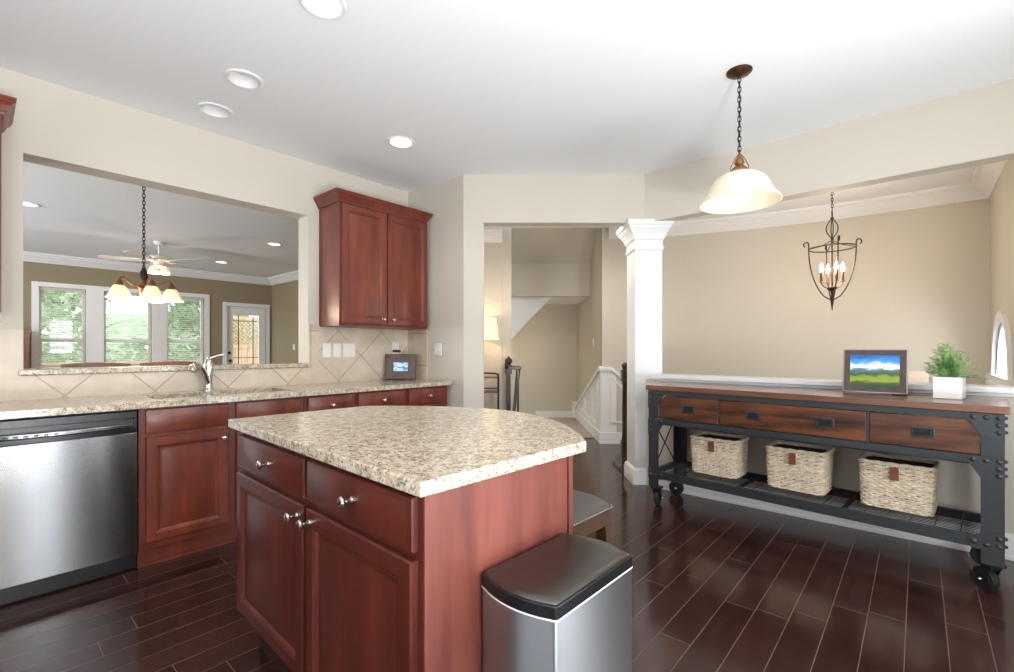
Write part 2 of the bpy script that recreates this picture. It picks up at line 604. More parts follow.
def screen_mat():
    m, nt, p = new_mat('photo_screen')
    n = noise(nt, coords(nt, (18, 18, 42)), 1.0, 5)
    c = ramp(nt, n, [(.32, srgb(40, 110, 170)), (.46, srgb(96, 176, 220)), (.55, srgb(226, 238, 246)), (.66, srgb(70, 140, 180)), (.75, srgb(200, 210, 214))])
    nt.links.new(c, p.inputs['Base Color'])
    nt.links.new(c, p.inputs['Emission Color'])
    p.inputs['Emission Strength'].default_value = .45
    p.inputs['Roughness'].default_value = .15
    return m


M_PICTURE = landscape_mat()
M_SCREEN = screen_mat()

# ------------------------------------------------------------------ the setting: kitchen shell
ZC = 2.74
YS = 3.77            # sink wall
XB = 3.905            # beam and knee wall
YR = -1.25           # outside wall with the windows
XL = -2.4

b = MB(); b.box(XL - .2, 6.8, YR - .2, 10.95, -.1, 0)
struct(b.build('floor', M_FLOOR))
CANS = [(1.024, 1.99), (2.095, 2.89), (1.015, 2.889), (1.024, 3.404)]
bm = bmesh.new(); outer = [(XL - .2, YR - .2), (6.8, YR - .2), (6.8, 1.29), (4.458, 3.94), (XL - .2, 3.94)]


def loop_edges(pts, z):
    vs = [bm.verts.new((x, y, z)) for x, y in pts]
    return [bm.edges.new((vs[i], vs[(i + 1) % len(vs)])) for i in range(len(vs))]


es = loop_edges(outer, ZC)
for cx, cy in CANS: es += loop_edges([(cx + .079 * cos(2 * pi * k / 32), cy + .079 * sin(2 * pi * k / 32)) for k in range(32)], ZC)
bmesh.ops.triangle_fill(bm, use_beauty=True, edges=es)
for f in bm.faces:
    if f.normal.z > 0: f.normal_flip()
vs = [bm.verts.new((x, y, ZC + .12)) for x, y in outer]; bm.faces.new(vs)
me = bpy.data.meshes.new('ceiling'); bm.to_mesh(me); bm.free(); me.materials.append(M_CEIL)
o = bpy.data.objects.new('ceiling', me); COL.objects.link(o); struct(o)


def shaker_(mb, x0, x1, z0, z1):
    return mb.panel(x0, x1, z0, z1, [(0, 0), (0, .02), (.06, .02), (.07, .012)])


def grid_wall(mb, x0, x1, z0, z1, y0, y1, holes):
    """a wall in the xz plane with rectangular holes (hx0,hx1,hz0,hz1)"""
    xs = sorted({x0, x1, *[h[0] for h in holes], *[h[1] for h in holes]})
    zs = sorted({z0, z1, *[h[2] for h in holes], *[h[3] for h in holes]})
    for i in range(len(xs) - 1):
        run = None
        for k in range(len(zs) - 1):
            cx = (xs[i] + xs[i + 1]) / 2; cz = (zs[k] + zs[k + 1]) / 2
            hole = any(h[0] < cx < h[1] and h[2] < cz < h[3] for h in holes)
            if not hole:
                if run is None: run = [zs[k], zs[k + 1]]
                else: run[1] = zs[k + 1]
            if hole or k == len(zs) - 2:
                if run: mb.box(xs[i], xs[i + 1], y0, y1, run[0], run[1])
                run = None
    return mb


OX0, OX1, OZ0, OZ1 = .181, 1.811, 1.05, 2.30
b = grid_wall(MB(), XL - .12, 2.9, 0, ZC, YS, YS + .17, [(OX0, OX1, OZ0, OZ1)])
struct(b.build('wall_sink', M_WALL))
b = MB(); b.prism([(2.815, YS + .02), (2.849, 3.013), (2.93, 3.09), (2.97, YS + .17), (2.9, YS + .17)], 0, ZC)
struct(b.build('wall_return', M_WALL))
# diagonal wall: stub beside the opening and the header over it
D0 = 4.13
b = MB(); b.box(-.385, -.207, D0, D0 + .12, 0, 2.315); b.box(-.385, 1.26, D0, D0 + .12, 2.315, ZC)
struct(b.build('wall_diagonal', M_WALL, rot=(0, 0, HALL)))
b = MB(); b.box(XB, XB + .12, YR, 1.90, 2.315, ZC)
b.box(XB, XB + .12, YR, -.5, .935, 2.315)
struct(b.build('wall_beam', M_WALL))
b = MB(); b.box(XB, XB + .12, YR, 1.80, 0, .935)
struct(b.build('wall_knee', M_WALL))
b = MB(); b.box(XB - .04, XB + .165, -.5, 1.745, .945, .982); b.box(XB - .016, XB + .14, -.5, 1.74, .925, .945)
struct(b.build('trim_knee_cap', M_TRIM, bevel=.006))
BASE = [(0, 0), (.022, 0), (.022, .018), (.016, .025), (.016, .105), (.008, .13), (.006, .145), (0, .145)]
b = MB(); b.sweep([(XB, 1.72), (XB, YR)], [(-o, z) for o, z in BASE])
struct(b.build('baseboard_knee', M_TRIM))

# white square column at the corner of the diagonal wall
c0, c1, e0, e1 = 1.135, 1.377, 4.15, 4.43


def sq_loops(levels):
    return [[(c0 - o, e0 - o, z), (c1 + o, e0 - o, z), (c1 + o, e1 + o, z), (c0 - o, e1 + o, z)] for o, z in levels]


b = MB()
b.rings(sq_loops([(.024, 0), (.024, .105), (.018, .115), (.018, .125), (.006, .14), (0, .145), (0, 2.075), (.012, 2.085), (.012, 2.105), (.004, 2.11), (.004, 2.165), (.016, 2.175), (.02, 2.195),
                  (.034, 2.225), (.058, 2.262), (.062, 2.268), (.062, 2.282), (.076, 2.292), (.08, 2.3), (.08, 2.335)]))
struct(b.build('column', M_TRIM, rot=(0, 0, HALL), bevel=.003))

# outside wall behind the camera with tall windows; side wall; closing walls
b = grid_wall(MB(), XL - .12, XB + .12, 0, ZC, YR - .14, YR, [(a_, c_, .2, 2.3) for a_, c_ in KWIN])
struct(b.build('wall_outside', M_WALL))
b = grid_wall(MB(), -YS - .17, -YR + .14, 0, ZC, XL - .12, XL, [(-2.2, 0, .75, 2.25)])
o = struct(b.build('wall_side', M_WALL_L, rot=(0, 0, R(90))))  # darker taupe given to this unseen wall to cut bounced light
o.rotation_euler = (0, 0, R(90)); o.scale = (-1, 1, 1)
# place explicitly: swap axes so that wall runs along y
o.scale = (1, 1, 1); o.rotation_euler = (0, 0, 0)
me = o.data
for v in me.vertices:
    x, y, z = v.co; v.co = (y, -x, z)
me.flip_normals()
# unseen cherry panels added on the side wall to darken reflections
b = MB()
for ya, yb in ((-1.2, -.05), (2.25, 3.05)):
    for k in range(2):
        u0 = ya + (yb - ya) * k / 2; u1 = ya + (yb - ya) * (k + 1) / 2
        shaker_(b, u0 + .01, u1 - .01, .1, 2.2)
b.box(-.05, 2.25, -.02, 0, .1, .74)
struct(b.build('wall_side_added_panels', M_CHERRY_I, loc=(XL + .001, 0, 0), rot=(0, 0, R(90))))


def window_unit(n, x0, x1, z0, z1, y, mull=0, horiz=1):
    """white sash window in the plane y (room on +y side): jambs, rails, a check rail and a pane"""
    b = MB(); t = .05
    b.box(x0 - .07, x0, y - .01, y + .022, z0 - .07, z1 + .07); b.box(x1, x1 + .07, y - .01, y + .022, z0 - .07, z1 + .07)
    b.box(x0, x1, y - .01, y + .022, z1, z1 + .07); b.box(x0, x1, y - .01, y + .03, z0 - .07, z0)
    b.box(x0, x0 + t, y - .11, y - .05, z0, z1); b.box(x1 - t, x1, y - .11, y - .05, z0, z1)
    b.box(x0 + t, x1 - t, y - .11, y - .05, z1 - t, z1); b.box(x0 + t, x1 - t, y - .11, y - .05, z0, z0 + t)
    for k in range(horiz):
        zz = z0 + (z1 - z0) * (k + 1) / (horiz + 1)
        b.box(x0 + t, x1 - t, y - .11, y - .05, zz - .025, zz + .025)
    f = struct(b.build(f'window_{n}', M_TRIM))
    g = MB(); g.box(x0 + .01, x1 - .01, y - .083, y - .079, z0 + .01, z1 - .01)
    g.build('pane', M_GLASS, f)
    return f


for i, (a_, c_) in enumerate(KWIN):
    window_unit(5 + i, a_, c_, .2, 2.3, YR)

# ------------------------------------------------------------------ dining room beyond the knee wall
HW = [hall(1.212, 5.97), (5.62, 2.52), (5.80, 2.05), (5.97, 1.55), (6.08, 1.06), (6.15, .70), (6.19, .2), (6.22, -.5)]
out = [hall(1.212, 6.12), (5.74, 2.62), (5.95, 2.1), (6.12, 1.6), (6.24, 1.1), (6.31, .70), (6.36, .2), (6.4, -.5)]
b = MB(); b.prism(HW + out[::-1], 0, 3.7)
struct(b.build('wall_dining', M_WALL))
# half-round window wall of the dining room
AX, AW, AZ0, AH = 5.37, .47, .925, .50
b = MB(); yy0, yy1 = -.57, -.5
b.box(XB + .12, AX - AW, yy0, yy1, 0, ZC); b.box(AX + AW, 6.35, yy0, yy1, 0, ZC); b.box(AX - AW, AX + AW, yy0, yy1, 0, AZ0)
arc = [(AX + AW * cos(pi * k / 24), AZ0 + AH * (abs(sin(pi * k / 24)) ** .75)) for k in range(25)]
for k in range(24):
    (xa, za), (xb, zb) = arc[k], arc[k + 1]
    b.add([(xa, yy0, za), (xb, yy0, zb), (xb, yy0, ZC), (xa, yy0, ZC), (xa, yy1, za), (xb, yy1, zb), (xb, yy1, ZC), (xa, yy1, ZC)],
          [(0, 1, 2, 3), (4, 7, 6, 5), (0, 4, 5, 1), (2, 6, 7, 3)])
struct(b.build('wall_dining_window', M_WALL, recalc=True))
b = MB()
for ro, ri, ya, yb in ((.075, 0, yy1 - .01, yy1 + .02), (0, -.04, yy0 + .03, yy0 + .06)):
    for k in range(24):
        q = []
        for kk in (k, k + 1):
            cc, ss = cos(pi * kk / 24), abs(sin(pi * kk / 24)) ** .75
            q.append([(AX + (AW + e) * cc, AZ0 + (AH + e) * ss) for e in (ro, ri)])
        (o0, i0), (o1, i1) = q
        b.add([(o0[0], ya, o0[1]), (o1[0], ya, o1[1]), (i1[0], ya, i1[1]), (i0[0], ya, i0[1]), (o0[0], yb, o0[1]), (o1[0], yb, o1[1]), (i1[0], yb, i1[1]), (i0[0], yb, i0[1])],
              [(0, 1, 2, 3), (4, 7, 6, 5), (0, 4, 5, 1), (2, 3, 7, 6)])
b.box(AX - AW - .1, AX + AW + .1, yy1 - .02, yy1 + .05, AZ0 - .035, AZ0)
b.box(AX - AW, AX + AW, yy0 + .03, yy0 + .06, AZ0, AZ0 + .04)
b.box(AX - .012, AX + .012, yy0 + .035, yy0 + .055, AZ0, AZ0 + AH - .01)
win = struct(b.build('window_1', M_TRIM))
g = MB(); g.prism_axis(arc, yy0 + .043, yy0 + .047, 1); g.build('pane', M_GLASS, win)
area('daylight_and_fill', (AX, -.75, AZ0 + .25), (R(90), 0, 0), .95, .5, 30, COOL)
b = MB(); b.box(XB + .12, 6.3, -.498, -.47, .925, .982)
b.box(XB + .12, 6.3, -.498, -.485, .0, .14)
struct(b.build('trim_dining_rail', M_TRIM))
# deep crown moulding round the dining room
CROWN = [(0, 2.60), (.012, 2.60), (.014, 2.612), (.03, 2.622), (.05, 2.648), (.085, 2.685), (.098, 2.692), (.10, 2.705), (.125, 2.715), (.135, 2.74), (0, 2.74)]
cpath = [hall(1.295, 5.97)] + HW[1:] + [(XB + .12, -.5)]
b = MB(); b.sweep(cpath, [(-o * 1.0, z) for o, z in CROWN])
struct(b.build('trim_dining_crown', M_TRIM))

# ------------------------------------------------------------------ stair hall beyond the diagonal opening
def hs(mb, name, m, **k):
    return struct(mb.build(name, m, rot=(0, 0, HALL), **k))


b = MB(); b.box(-.76, -.68, 4.6, 6.3, 0, ZC + .05); b.box(-.68, -.063, 6.16, 6.26, 0, ZC + .05)
hs(b, 'wall_hall', M_WALL)
b = MB(); b.box(-.76, -.05, 4.3, 6.3, ZC + .002, ZC + .1)
hs(b, 'ceiling_hall', M_CEIL)
b = MB(); b.sweep([(-.68, 6.16), (-.06, 6.16)], [(-o, z) for o, z in CROWN])
hs(b, 'trim_hall_crown', M_TRIM)
DB = 6.82
b = MB()
b.box(-.062, .058, 5.97 + .2, DB + .1, 0, 3.7)          # end of the wall that divides hall and stair
b.box(.058, 1.25, DB, DB + .1, 1.97, 2.452)              # fascia over the lower flight
hs(b, 'wall_stair_front', M_WALL)
b = MB(); b.box(-.06, 1.3, 8.12, 8.24, 0, 3.7)
hs(b, 'wall_stair_back', M_WALL)
b = MB(); b.prism([(1.212, 5.97), (1.212, 8.12), (1.36, 8.12), (1.36, 6.1)], 0, 3.7)
hs(b, 'wall_stair_side', M_WALL)
# sloping underside of the upper flight above the fascia, and the wall it meets
b = MB()
b.prism_axis([(DB + .1, 2.45), (DB, 2.45), (5.975, 3.09), (5.975, 3.69), (DB + .1, 3.69)], .0585, 1.211, 0)
hs(b, 'wall_upper_flight', M_WALL)
b = MB(); b.box(-.06, 1.36, 5.8, 8.24, 3.7, 3.8)
b.box(-.06, 1.36, 5.92, 5.97, ZC + .05, 3.72)
hs(b, 'ceiling_stair', M_CEIL)
b = MB()                                                 # white ceiling of the lower flight, sloping down beside the dividing wall
b.prism_axis([(.062, 1.35), (.66, 1.975), (.66, 2.0), (.062, 2.0)], DB + .101, 8.12, 1)
b.box(.66, 1.21, DB + .101, 8.12, 1.975, 2.0)
hs(b, 'ceiling_lower_flight', M_CEIL)
b = MB(); b.box(.058, 1.21, 6.3, 8.12, 0, .014)
hs(b, 'floor_landing', M_CARPET)
b = MB(); b.box(.5, 1.21, 8.09, 8.12, .014, .12); b.box(1.13, 1.21, 8.07, 8.12, .014, .29)
hs(b, 'baseboard_landing', M_TRIM)
# wainscot on the side wall, its cap running down with the stair
zt = lambda d: .955 - (d - 5.97) * .36
b = MB()
b.prism_axis([(5.955, 0), (8.1, 0), (8.1, zt(8.1)), (5.955, zt(5.955))], 1.188, 1.212, 0)
b.prism_axis([(5.94, zt(5.94) - .03), (8.1, zt(8.1) - .03), (8.1, zt(8.1) + .015), (5.94, zt(5.94) + .015)], 1.165, 1.212, 0)
b.prism_axis([(5.94, 0), (8.1, 0), (8.1, .14), (5.94, .14)], 1.174, 1.19, 0)
for da, dz in ((6.12, 6.42), (6.55, 7.0), (7.15, 7.7)):
    fr = .018
    for p0, p1 in (((da, .22), (da, zt(da) - .1)), ((dz, .22), (dz, zt(dz) - .1)), ((da, .22), (dz, .22)), ((da, zt(da) - .1), (dz, zt(dz) - .1))):
        b.bar((1.184, p0[0], p0[1]), (1.184, p1[0], p1[1]), fr, fr)
hs(b, 'trim_stair_wainscot', M_TRIM)
b = MB()
zr = lambda r: .955 - max(0, r - 1.33) * .9
b.prism_axis([(1.188, 0), (1.95, 0), (1.95, zr(1.95)), (1.33, zr(1.33)), (1.188, .955)], 5.945, 5.97, 1)
b.prism_axis([(1.17, .925), (1.33, zr(1.33) - .03), (1.95, zr(1.95) - .03), (1.95, zr(1.95) + .015), (1.33, zr(1.33) + .015), (1.17, .97)], 5.915, 5.97, 1)
b.prism_axis([(1.17, 0), (1.95, 0), (1.95, .14), (1.17, .14)], 5.925, 5.95, 1)
for p0, p1 in (((1.32, .27), (1.32, .84)), ((1.32, .27), (1.8, .27)), ((1.8, .27), (1.8, .42)), ((1.32, .84), (1.8, .42))):
    b.bar((p0[0], 5.942, p0[1]), (p1[0], 5.942, p1[1]), .018, .018)
hs(b, 'trim_hall_wainscot', M_TRIM)

# ------------------------------------------------------------------ living room beyond the pass-through
YL = 10.7
LW = [(.69, 1.26), (1.495, 2.175), (2.41, 3.03)]
b = grid_wall(MB(), -3.6, 4.44, 0, ZC + .1, YL, YL + .14, [(a_, c_, .42, 2.215) for a_, c_ in LW] + [(3.43, 4.2, 0, 2.09)])
struct(b.build('wall_living_back', M_WALL_L))
b = MB(); b.box(4.32, 4.44, 5.0, YL, 0, ZC + .1); b.box(2.97, 4.44, 4.9, 5.02, 0, ZC + .1); b.box(2.9, 2.97, 3.94, 5.0, 0, ZC + .1)
struct(b.build('wall_living_side', M_WALL_L))
b = MB(); b.box(-3.6, -3.48, YS, 5.8, 0, ZC + .1); b.box(-3.6, -3.48, 8.2, YL, 0, ZC + .1); b.box(-3.6, -3.48, 5.8, 8.2, 0, .7); b.box(-3.6, -3.48, 5.8, 8.2, 2.2, ZC + .1); b.box(-3.5, XL - .1, YS, YS + .17, 0, ZC + .1)
struct(b.build('wall_living_far', M_WALL_L))
b = MB(); b.box(-3.6, 4.44, 3.94, YL + .14, ZC + .001, ZC + .1)
struct(b.build('ceiling_living', M_CEIL))
b = MB(); b.sweep([(-3.48, YL), (4.32, YL), (4.32, 5.02)], [(-o, z) for o, z in CROWN])
struct(b.build('trim_living_crown', M_TRIM))
for i, (a_, c_) in enumerate(LW):
    b = MB(); y = YL; z0, z1 = .42, 2.215
    lo = a_ - (.085 if i == 0 else .118); hi = c_ + (.085 if i == 2 else .118)
    b.box(lo, a_, y - .022, y + .02, z0 - .08, z1 + .075); b.box(c_, hi, y - .022, y + .02, z0 - .08, z1 + .075)
    b.box(a_, c_, y - .022, y + .02, z1, z1 + .075); b.box(a_, c_, y - .05, y + .02, z0 - .08, z0)
    for za, zb, yo in ((z0, 1.36, .06), (1.34, z1, .09)):
        b.box(a_, a_ + .04, y + yo, y + yo + .03, za, zb); b.box(c_ - .04, c_, y + yo, y + yo + .03, za, zb)
        b.box(a_ + .04, c_ - .04, y + yo, y + yo + .03, za, za + .045); b.box(a_ + .04, c_ - .04, y + yo, y + yo + .03, zb - .045, zb)
    wf = struct(b.build(f'window_{2 + i}', M_TRIM))
    g = MB(); g.box(a_ + .02, c_ - .02, y + .073, y + .077, z0 + .02, 1.35); g.box(a_ + .02, c_ - .02, y + .103, y + .107, 1.35, z1 - .02)
    g.build('pane', M_GLASS, wf)
    root = empty('window_blind', ((a_ + c_) / 2, YL + .03, 0), 0,
                 ['white slatted blind in the living room window beside the tall wooden cabinet', 'white slatted blind in the middle one of the three living room windows',
                  'white slatted blind in the living room window closest to the glazed door'][i], 'blind', 'white blinds on the three living room windows')
    hw = (c_ - a_) / 2 - .012
    s_ = MB(); s_.box(-hw, hw, -.025, .025, z1 - .05, z1 - .004); s_.build('headrail', M_BLIND, root)
    s_ = MB(); nn = 44
    for k in range(nn):
        zz = z0 + .04 + (z1 - .07 - z0 - .04) * k / (nn - 1)
        s_.add([(-hw, -.022, zz - .005), (hw, -.022, zz - .005), (hw, .022, zz + .005), (-hw, .022, zz + .005), (-hw, -.022, zz - .002), (hw, -.022, zz - .002), (hw, .022, zz + .008), (-hw, .022, zz + .008)],
               [(0, 3, 2, 1), (4, 5, 6, 7), (0, 1, 5, 4), (1, 2, 6, 5), (2, 3, 7, 6), (3, 0, 4, 7)])
    for xx in (-hw * .6, hw * .6):
        s_.tube([(xx, 0, z0 + .02), (xx, 0, z1 - .03)], .002, 5)
    s_.build('slats', M_BLIND, root)
    s_ = MB(); s_.box(-hw, hw, -.02, .02, z0 + .008, z0 + .03); s_.build('bottom_rail', M_BLIND, root)
# glazed door
b = MB(); y = YL; x0, x1 = 3.43, 4.2
b.box(x0 - .075, x0, y - .022, y + .02, 0, 2.165); b.box(x1, x1 + .075, y - .022, y + .02, 0, 2.165); b.box(x0, x1, y - .022, y + .02, 2.09, 2.165)
gx0, gx1, gz0, gz1 = 3.56, 4.07, .28, 1.93
b.box(x0, gx0, y + .03, y + .07, 0, 2.09); b.box(gx1, x1, y + .03, y + .07, 0, 2.09); b.box(gx0, gx1, y + .03, y + .07, 0, gz0); b.box(gx0, gx1, y + .03, y + .07, gz1, 2.09)
door = struct(b.build('door_1', M_TRIM))
g = MB()
for xx in (gx0 + .11, gx1 - .11): g.box(xx - .006, xx + .006, y + .04, y + .06, gz0, gz1)
for zz in (gz0 + .14, gz1 - .14, 1.02): g.box(gx0, gx1, y + .041, y + .059, zz - .006, zz + .006)
g.build('muntins', M_BLACKM, door)
g = MB(); g.box(gx0, gx1, y + .048, y + .052, gz0, gz1); g.build('pane', M_GLASS, door)
g = MB(); g.box(gx0, gx1, y + .012, y + .028, gz1 - .02, gz1 + .06); g.build('shade_roll', M_TRIM, door)
g = MB(); g.lathe([(.012, 0), (.012, .03), (.028, .035), (.03, .055), (.018, .07)], (x0 + .06, y + .03, .96), 16, 'y'); g.build('door_knob', M_IRON_D, door)
g = MB(); g.lathe([(.028, 0), (.028, .012), (.02, .02)], (x0 + .06, y + .03, 1.12), 16, 'y'); g.build('deadbolt', M_IRON_D, door)

# ------------------------------------------------------------------ tiled backsplash and stone ledge
b = MB()
b.box(XL, OX1 + .085, YS - .012, YS, .914, OZ0 - .0)
b.box(OX1 + .085, 2.815, YS - .012, YS, .914, 1.40)
struct(b.build('trim_backsplash', M_TILE))
b = MB()
b.box(OX1, OX1 + .085, YS - .013, YS, OZ0, 1.405); b.box(OX0 - .085, OX0, YS - .013, YS, OZ0, 1.31); b.box(XL, OX0 - .085, YS - .013, YS, OZ0, 1.39)
struct(b.build('trim_tile_border', M_TILE_S))
b = MB(); b.prism([(2.804, YS - .012), (2.816, YS - .012), (2.828, 3.48), (2.816, 3.48)], .914, 1.386)
struct(b.build('trim_side_splash', M_TILE_S))
b = MB(); b.box(OX0 - .02, OX1 - .01, YS - .035, YS + .21, OZ0 + .002, OZ0 + .034)
tag(b.build('granite_ledge', M_GRAN, bevel=.006), 'speckled granite ledge along the sill of the pass-through opening', 'ledge')

# ------------------------------------------------------------------ cabinet fronts
def slab_front(mb, x0, x1, z0, z1, y=0, t=.02):
    return mb.panel(x0, x1, z0, z1, [(0, 0), (0, t - .008), (.003, t - .004), (.014, t - .002), (.018, t)], y)


def shaker(mb, x0, x1, z0, z1, y=0, t=.02, fr=.058):
    return mb.panel(x0, x1, z0, z1, [(0, 0), (0, t - .005), (.004, t), (fr - .012, t), (fr - .008, t - .003), (fr - .004, t - .003), (fr + .004, t - .011), (fr + .012, t - .012), (fr + .02, t - .010)], y)


def knob(parent, x, z, y=-.02, s=1.0):
    b = MB(); b.lathe([(.009 * s, 0), (.009 * s, .003), (.0055 * s, .006), (.0055 * s, .016), (.009 * s, .022), (.0135 * s, .027), (.0145 * s, .031), (.0115 * s, .036), (.005 * s, .038)], (0, 0, 0), 16, 'y')
    return b.build('knob', M_CHROME, parent, (x, y, z))


YF = 3.18            # face of the base cabinets


def base_cabinet(name, x0, x1, label, fronts, m=M_CHERRY, group='cherry base cabinets along the sink wall'):
    root = empty(name, (x0, YF, 0), 0, label, 'cabinet', group)
    wd = x1 - x0
    b = MB()
    if 'sink' in name:
        b.box(.0005, wd - .0005, 0, YS - YF - .014, .1, .66); b.box(.0005, wd - .0005, 0, .05, .66, .878); b.box(.0005, .03, .05, YS - YF - .014, .66, .878); b.box(wd - .012, wd - .0005, .05, YS - YF - .014, .66, .878)
    else: b.box(.0005, wd - .0005, 0, YS - YF - .014, .1, .878)
    b.build('body', m, root, bevel=.0015)
    b = MB(); b.box(.0005, wd - .0005, .03, .045, .0, .0995); b.box(.0005, wd - .0005, .018, .03, 0, .02); b.build('toe_kick', m, root)
    for kind, a_, c_, z0, z1, kn in fronts:
        bb = MB()
        if kind == 'door': shaker(bb, 0, c_ - a_, 0, z1 - z0)
        else: slab_front(bb, 0, c_ - a_, 0, z1 - z0)
        o = bb.build(kind, m, root, (a_ - x0, 0, z0))
        if kn: knob(o, kn[0] - a_, kn[1] - z0)
    return root


base_cabinet('sink_cabinet', .588, 1.497, 'wide cherry sink cabinet beside the dishwasher, two doors below plain panels',
             [('drawer_front', .617, 1.027, .738, .866, None), ('drawer_front', 1.068, 1.470, .738, .866, None),
              ('door', .617, 1.027, .138, .715, (.995, .665)), ('door', 1.068, 1.470, .138, .715, (1.1, .665))])
base_cabinet('drawer_cabinet', 1.498, 1.886, 'cherry drawer cabinet next to the sink cabinet, one small knobbed drawer on top',
             [('drawer', 1.522, 1.864, .738, .866, (1.693, .80)), ('door', 1.522, 1.864, .138, .715, (1.83, .665))])
base_cabinet('drawer_cabinet', 1.887, 2.352, 'cherry drawer cabinet between two others, behind the granite island top',
             [('drawer', 1.91, 2.33, .738, .866, (2.12, .80)), ('door', 1.91, 2.33, .138, .715, (1.94, .665))])
base_cabinet('drawer_cabinet', 2.353, 2.806, 'cherry drawer cabinet in the corner against the grey-beige return wall',
             [('drawer', 2.375, 2.785, .738, .866, (2.58, .80)), ('door', 2.375, 2.785, .138, .715, (2.41, .665))])
base_cabinet('base_cabinet', -1.9, -.022, 'cherry base cabinet on the far side of the dishwasher',
             [('drawer', -.45, -.04, .738, .866, (-.245, .80)), ('door', -.45, -.04, .138, .715, (-.41, .665)), ('drawer', -1.2, -.5, .738, .866, (-.85, .80)), ('door', -1.2, -.5, .138, .715, (-.55, .665))])

# worktop with a cut-out for the sink
SX0, SX1, SY0, SY1 = .68, 1.46, 3.265, 3.60
b = MB(); zt0, zt1 = .880, .914
xs = [XL + .5, SX0, SX1, 2.822]; yf = 3.125
b.box(xs[0], SX0, yf, YS - .013, zt0, zt1); b.box(SX1, 2.818, yf, YS - .013, zt0, zt1)
b.box(SX0, SX1, yf, SY0, zt0, zt1); b.box(SX0, SX1, SY1, YS - .013, zt0, zt1)
tag(b.build('granite_worktop', M_GRAN), 'long speckled granite worktop along the sink wall, over the dishwasher and cabinets', 'worktop')
root = empty('kitchen_sink', ((SX0 + SX1) / 2, (SY0 + SY1) / 2, .70), 0, 'steel sink sunk below the granite worktop in front of the faucet', 'sink')
b = MB(); hx, hy = (SX1 - SX0) / 2, (SY1 - SY0) / 2
b.rings([[(-hx - .01, -hy - .01, .178), (hx + .01, -hy - .01, .178), (hx + .01, hy + .01, .178), (-hx - .01, hy + .01, .178)],
         [(-hx + .004, -hy + .004, .178), (hx - .004, -hy + .004, .178), (hx - .004, hy - .004, .178), (-hx + .004, hy - .004, .178)],
         [(-hx + .03, -hy + .03, .01), (hx - .03, -hy + .03, .01), (hx - .03, hy - .03, .01), (-hx + .03, hy - .03, .01)]], cap0=False)
b.build('basin', M_STEEL, root, recalc=False)
b = MB(); b.lathe([(.045, .011), (.045, .015), (.02, .013)], (0, 0, 0), 20); b.build('drain', M_CHROME, root)

# faucet, its spout turned towards the dishwasher
root = empty('kitchen_faucet', (1.07, 3.69, .914), 0, 'brushed nickel faucet with a raised lever, standing behind the sink', 'faucet')
b = MB(); b.lathe([(.034, 0), (.034, .008), (.026, .016), (.024, .06), (.028, .1), (.031, .14), (.03, .175), (.023, .205), (.012, .222), (.003, .228)], (0, 0, 0), 24); b.build('body', M_CHROME, root)
b = MB()
sp = [(0, -.005, .035), (-.015, -.014, .08), (-.03, -.025, .12), (-.05, -.04, .15), (-.075, -.055, .168), (-.1, -.075, .17), (-.118, -.088, .158), (-.126, -.094, .14)]
b.tube(sp, [.017, .017, .017, .018, .02, .023, .024, .022], 14); b.build('spout', M_CHROME, root)
b = MB(); b.tube([(0, 0, .213), (.015, -.004, .226), (.045, -.012, .238), (.075, -.02, .246), (.088, -.024, .249)], [.008, .006, .0045, .005, .003], 10); b.build('lever', M_CHROME, root)

# dishwasher
root = empty('dishwasher', (-.018, YF, 0), 0, 'stainless steel dishwasher with a black control strip and kick plate', 'dishwasher')
W_ = .602
b = MB(); b.box(0, W_, .02, .55, .1, .872); b.build('body', M_BLACKM, root)


def bowed(x0, x1, z0, z1, y0, bow, t, n=14, zbow=0):
    loops = []
    for i in range(n + 1):
        u = i / n; x = x0 + (x1 - x0) * u; k = 1 - (2 * u - 1) ** 2
        yb = y0 - bow * k
        loops.append([(x, yb, z0), (x, yb, z1 - zbow * k), (x, y0 + t, z1 - zbow * k), (x, y0 + t, z0)])
    return loops


b = MB(); b.rings(bowed(.006, W_ - .006, .10, .752, -.03, .004, .045)); b.build('door_panel', M_STEEL, root, bevel=.003)
b = MB(); b.rings(bowed(.006, W_ - .006, .754, .778, -.026, .022, .04, zbow=0)); b.build('trim_strip', M_BLACK, root, bevel=.002)
b = MB(); b.rings(bowed(.03, W_ - .02, .779, .803, -.03, .03, .035)); b.build('handle', M_STEEL, root, bevel=.006)
b = MB(); b.box(.006, W_ - .006, -.02, .03, .829, .866); b.box(.006, W_ - .006, -.008, .03, .778, .829); b.box(.006, .03, -.028, 0, .778, .829); b.box(W_ - .02, W_ - .006, -.028, 0, .778, .829)
cp = b.build('control_panel', M_BLACK, root, bevel=.002)
b = MB()
for k in range(9): b.box(.10 + k * .034, .118 + k * .034, -.0605 + abs(k - 5) * .0018, -.055, .787, .795)
b.build('buttons', M_IRON, root)
b = MB(); b.box(.004, W_ - .004, .012, .03, .012, .098); b.build('kick_plate', M_BLACK, root)

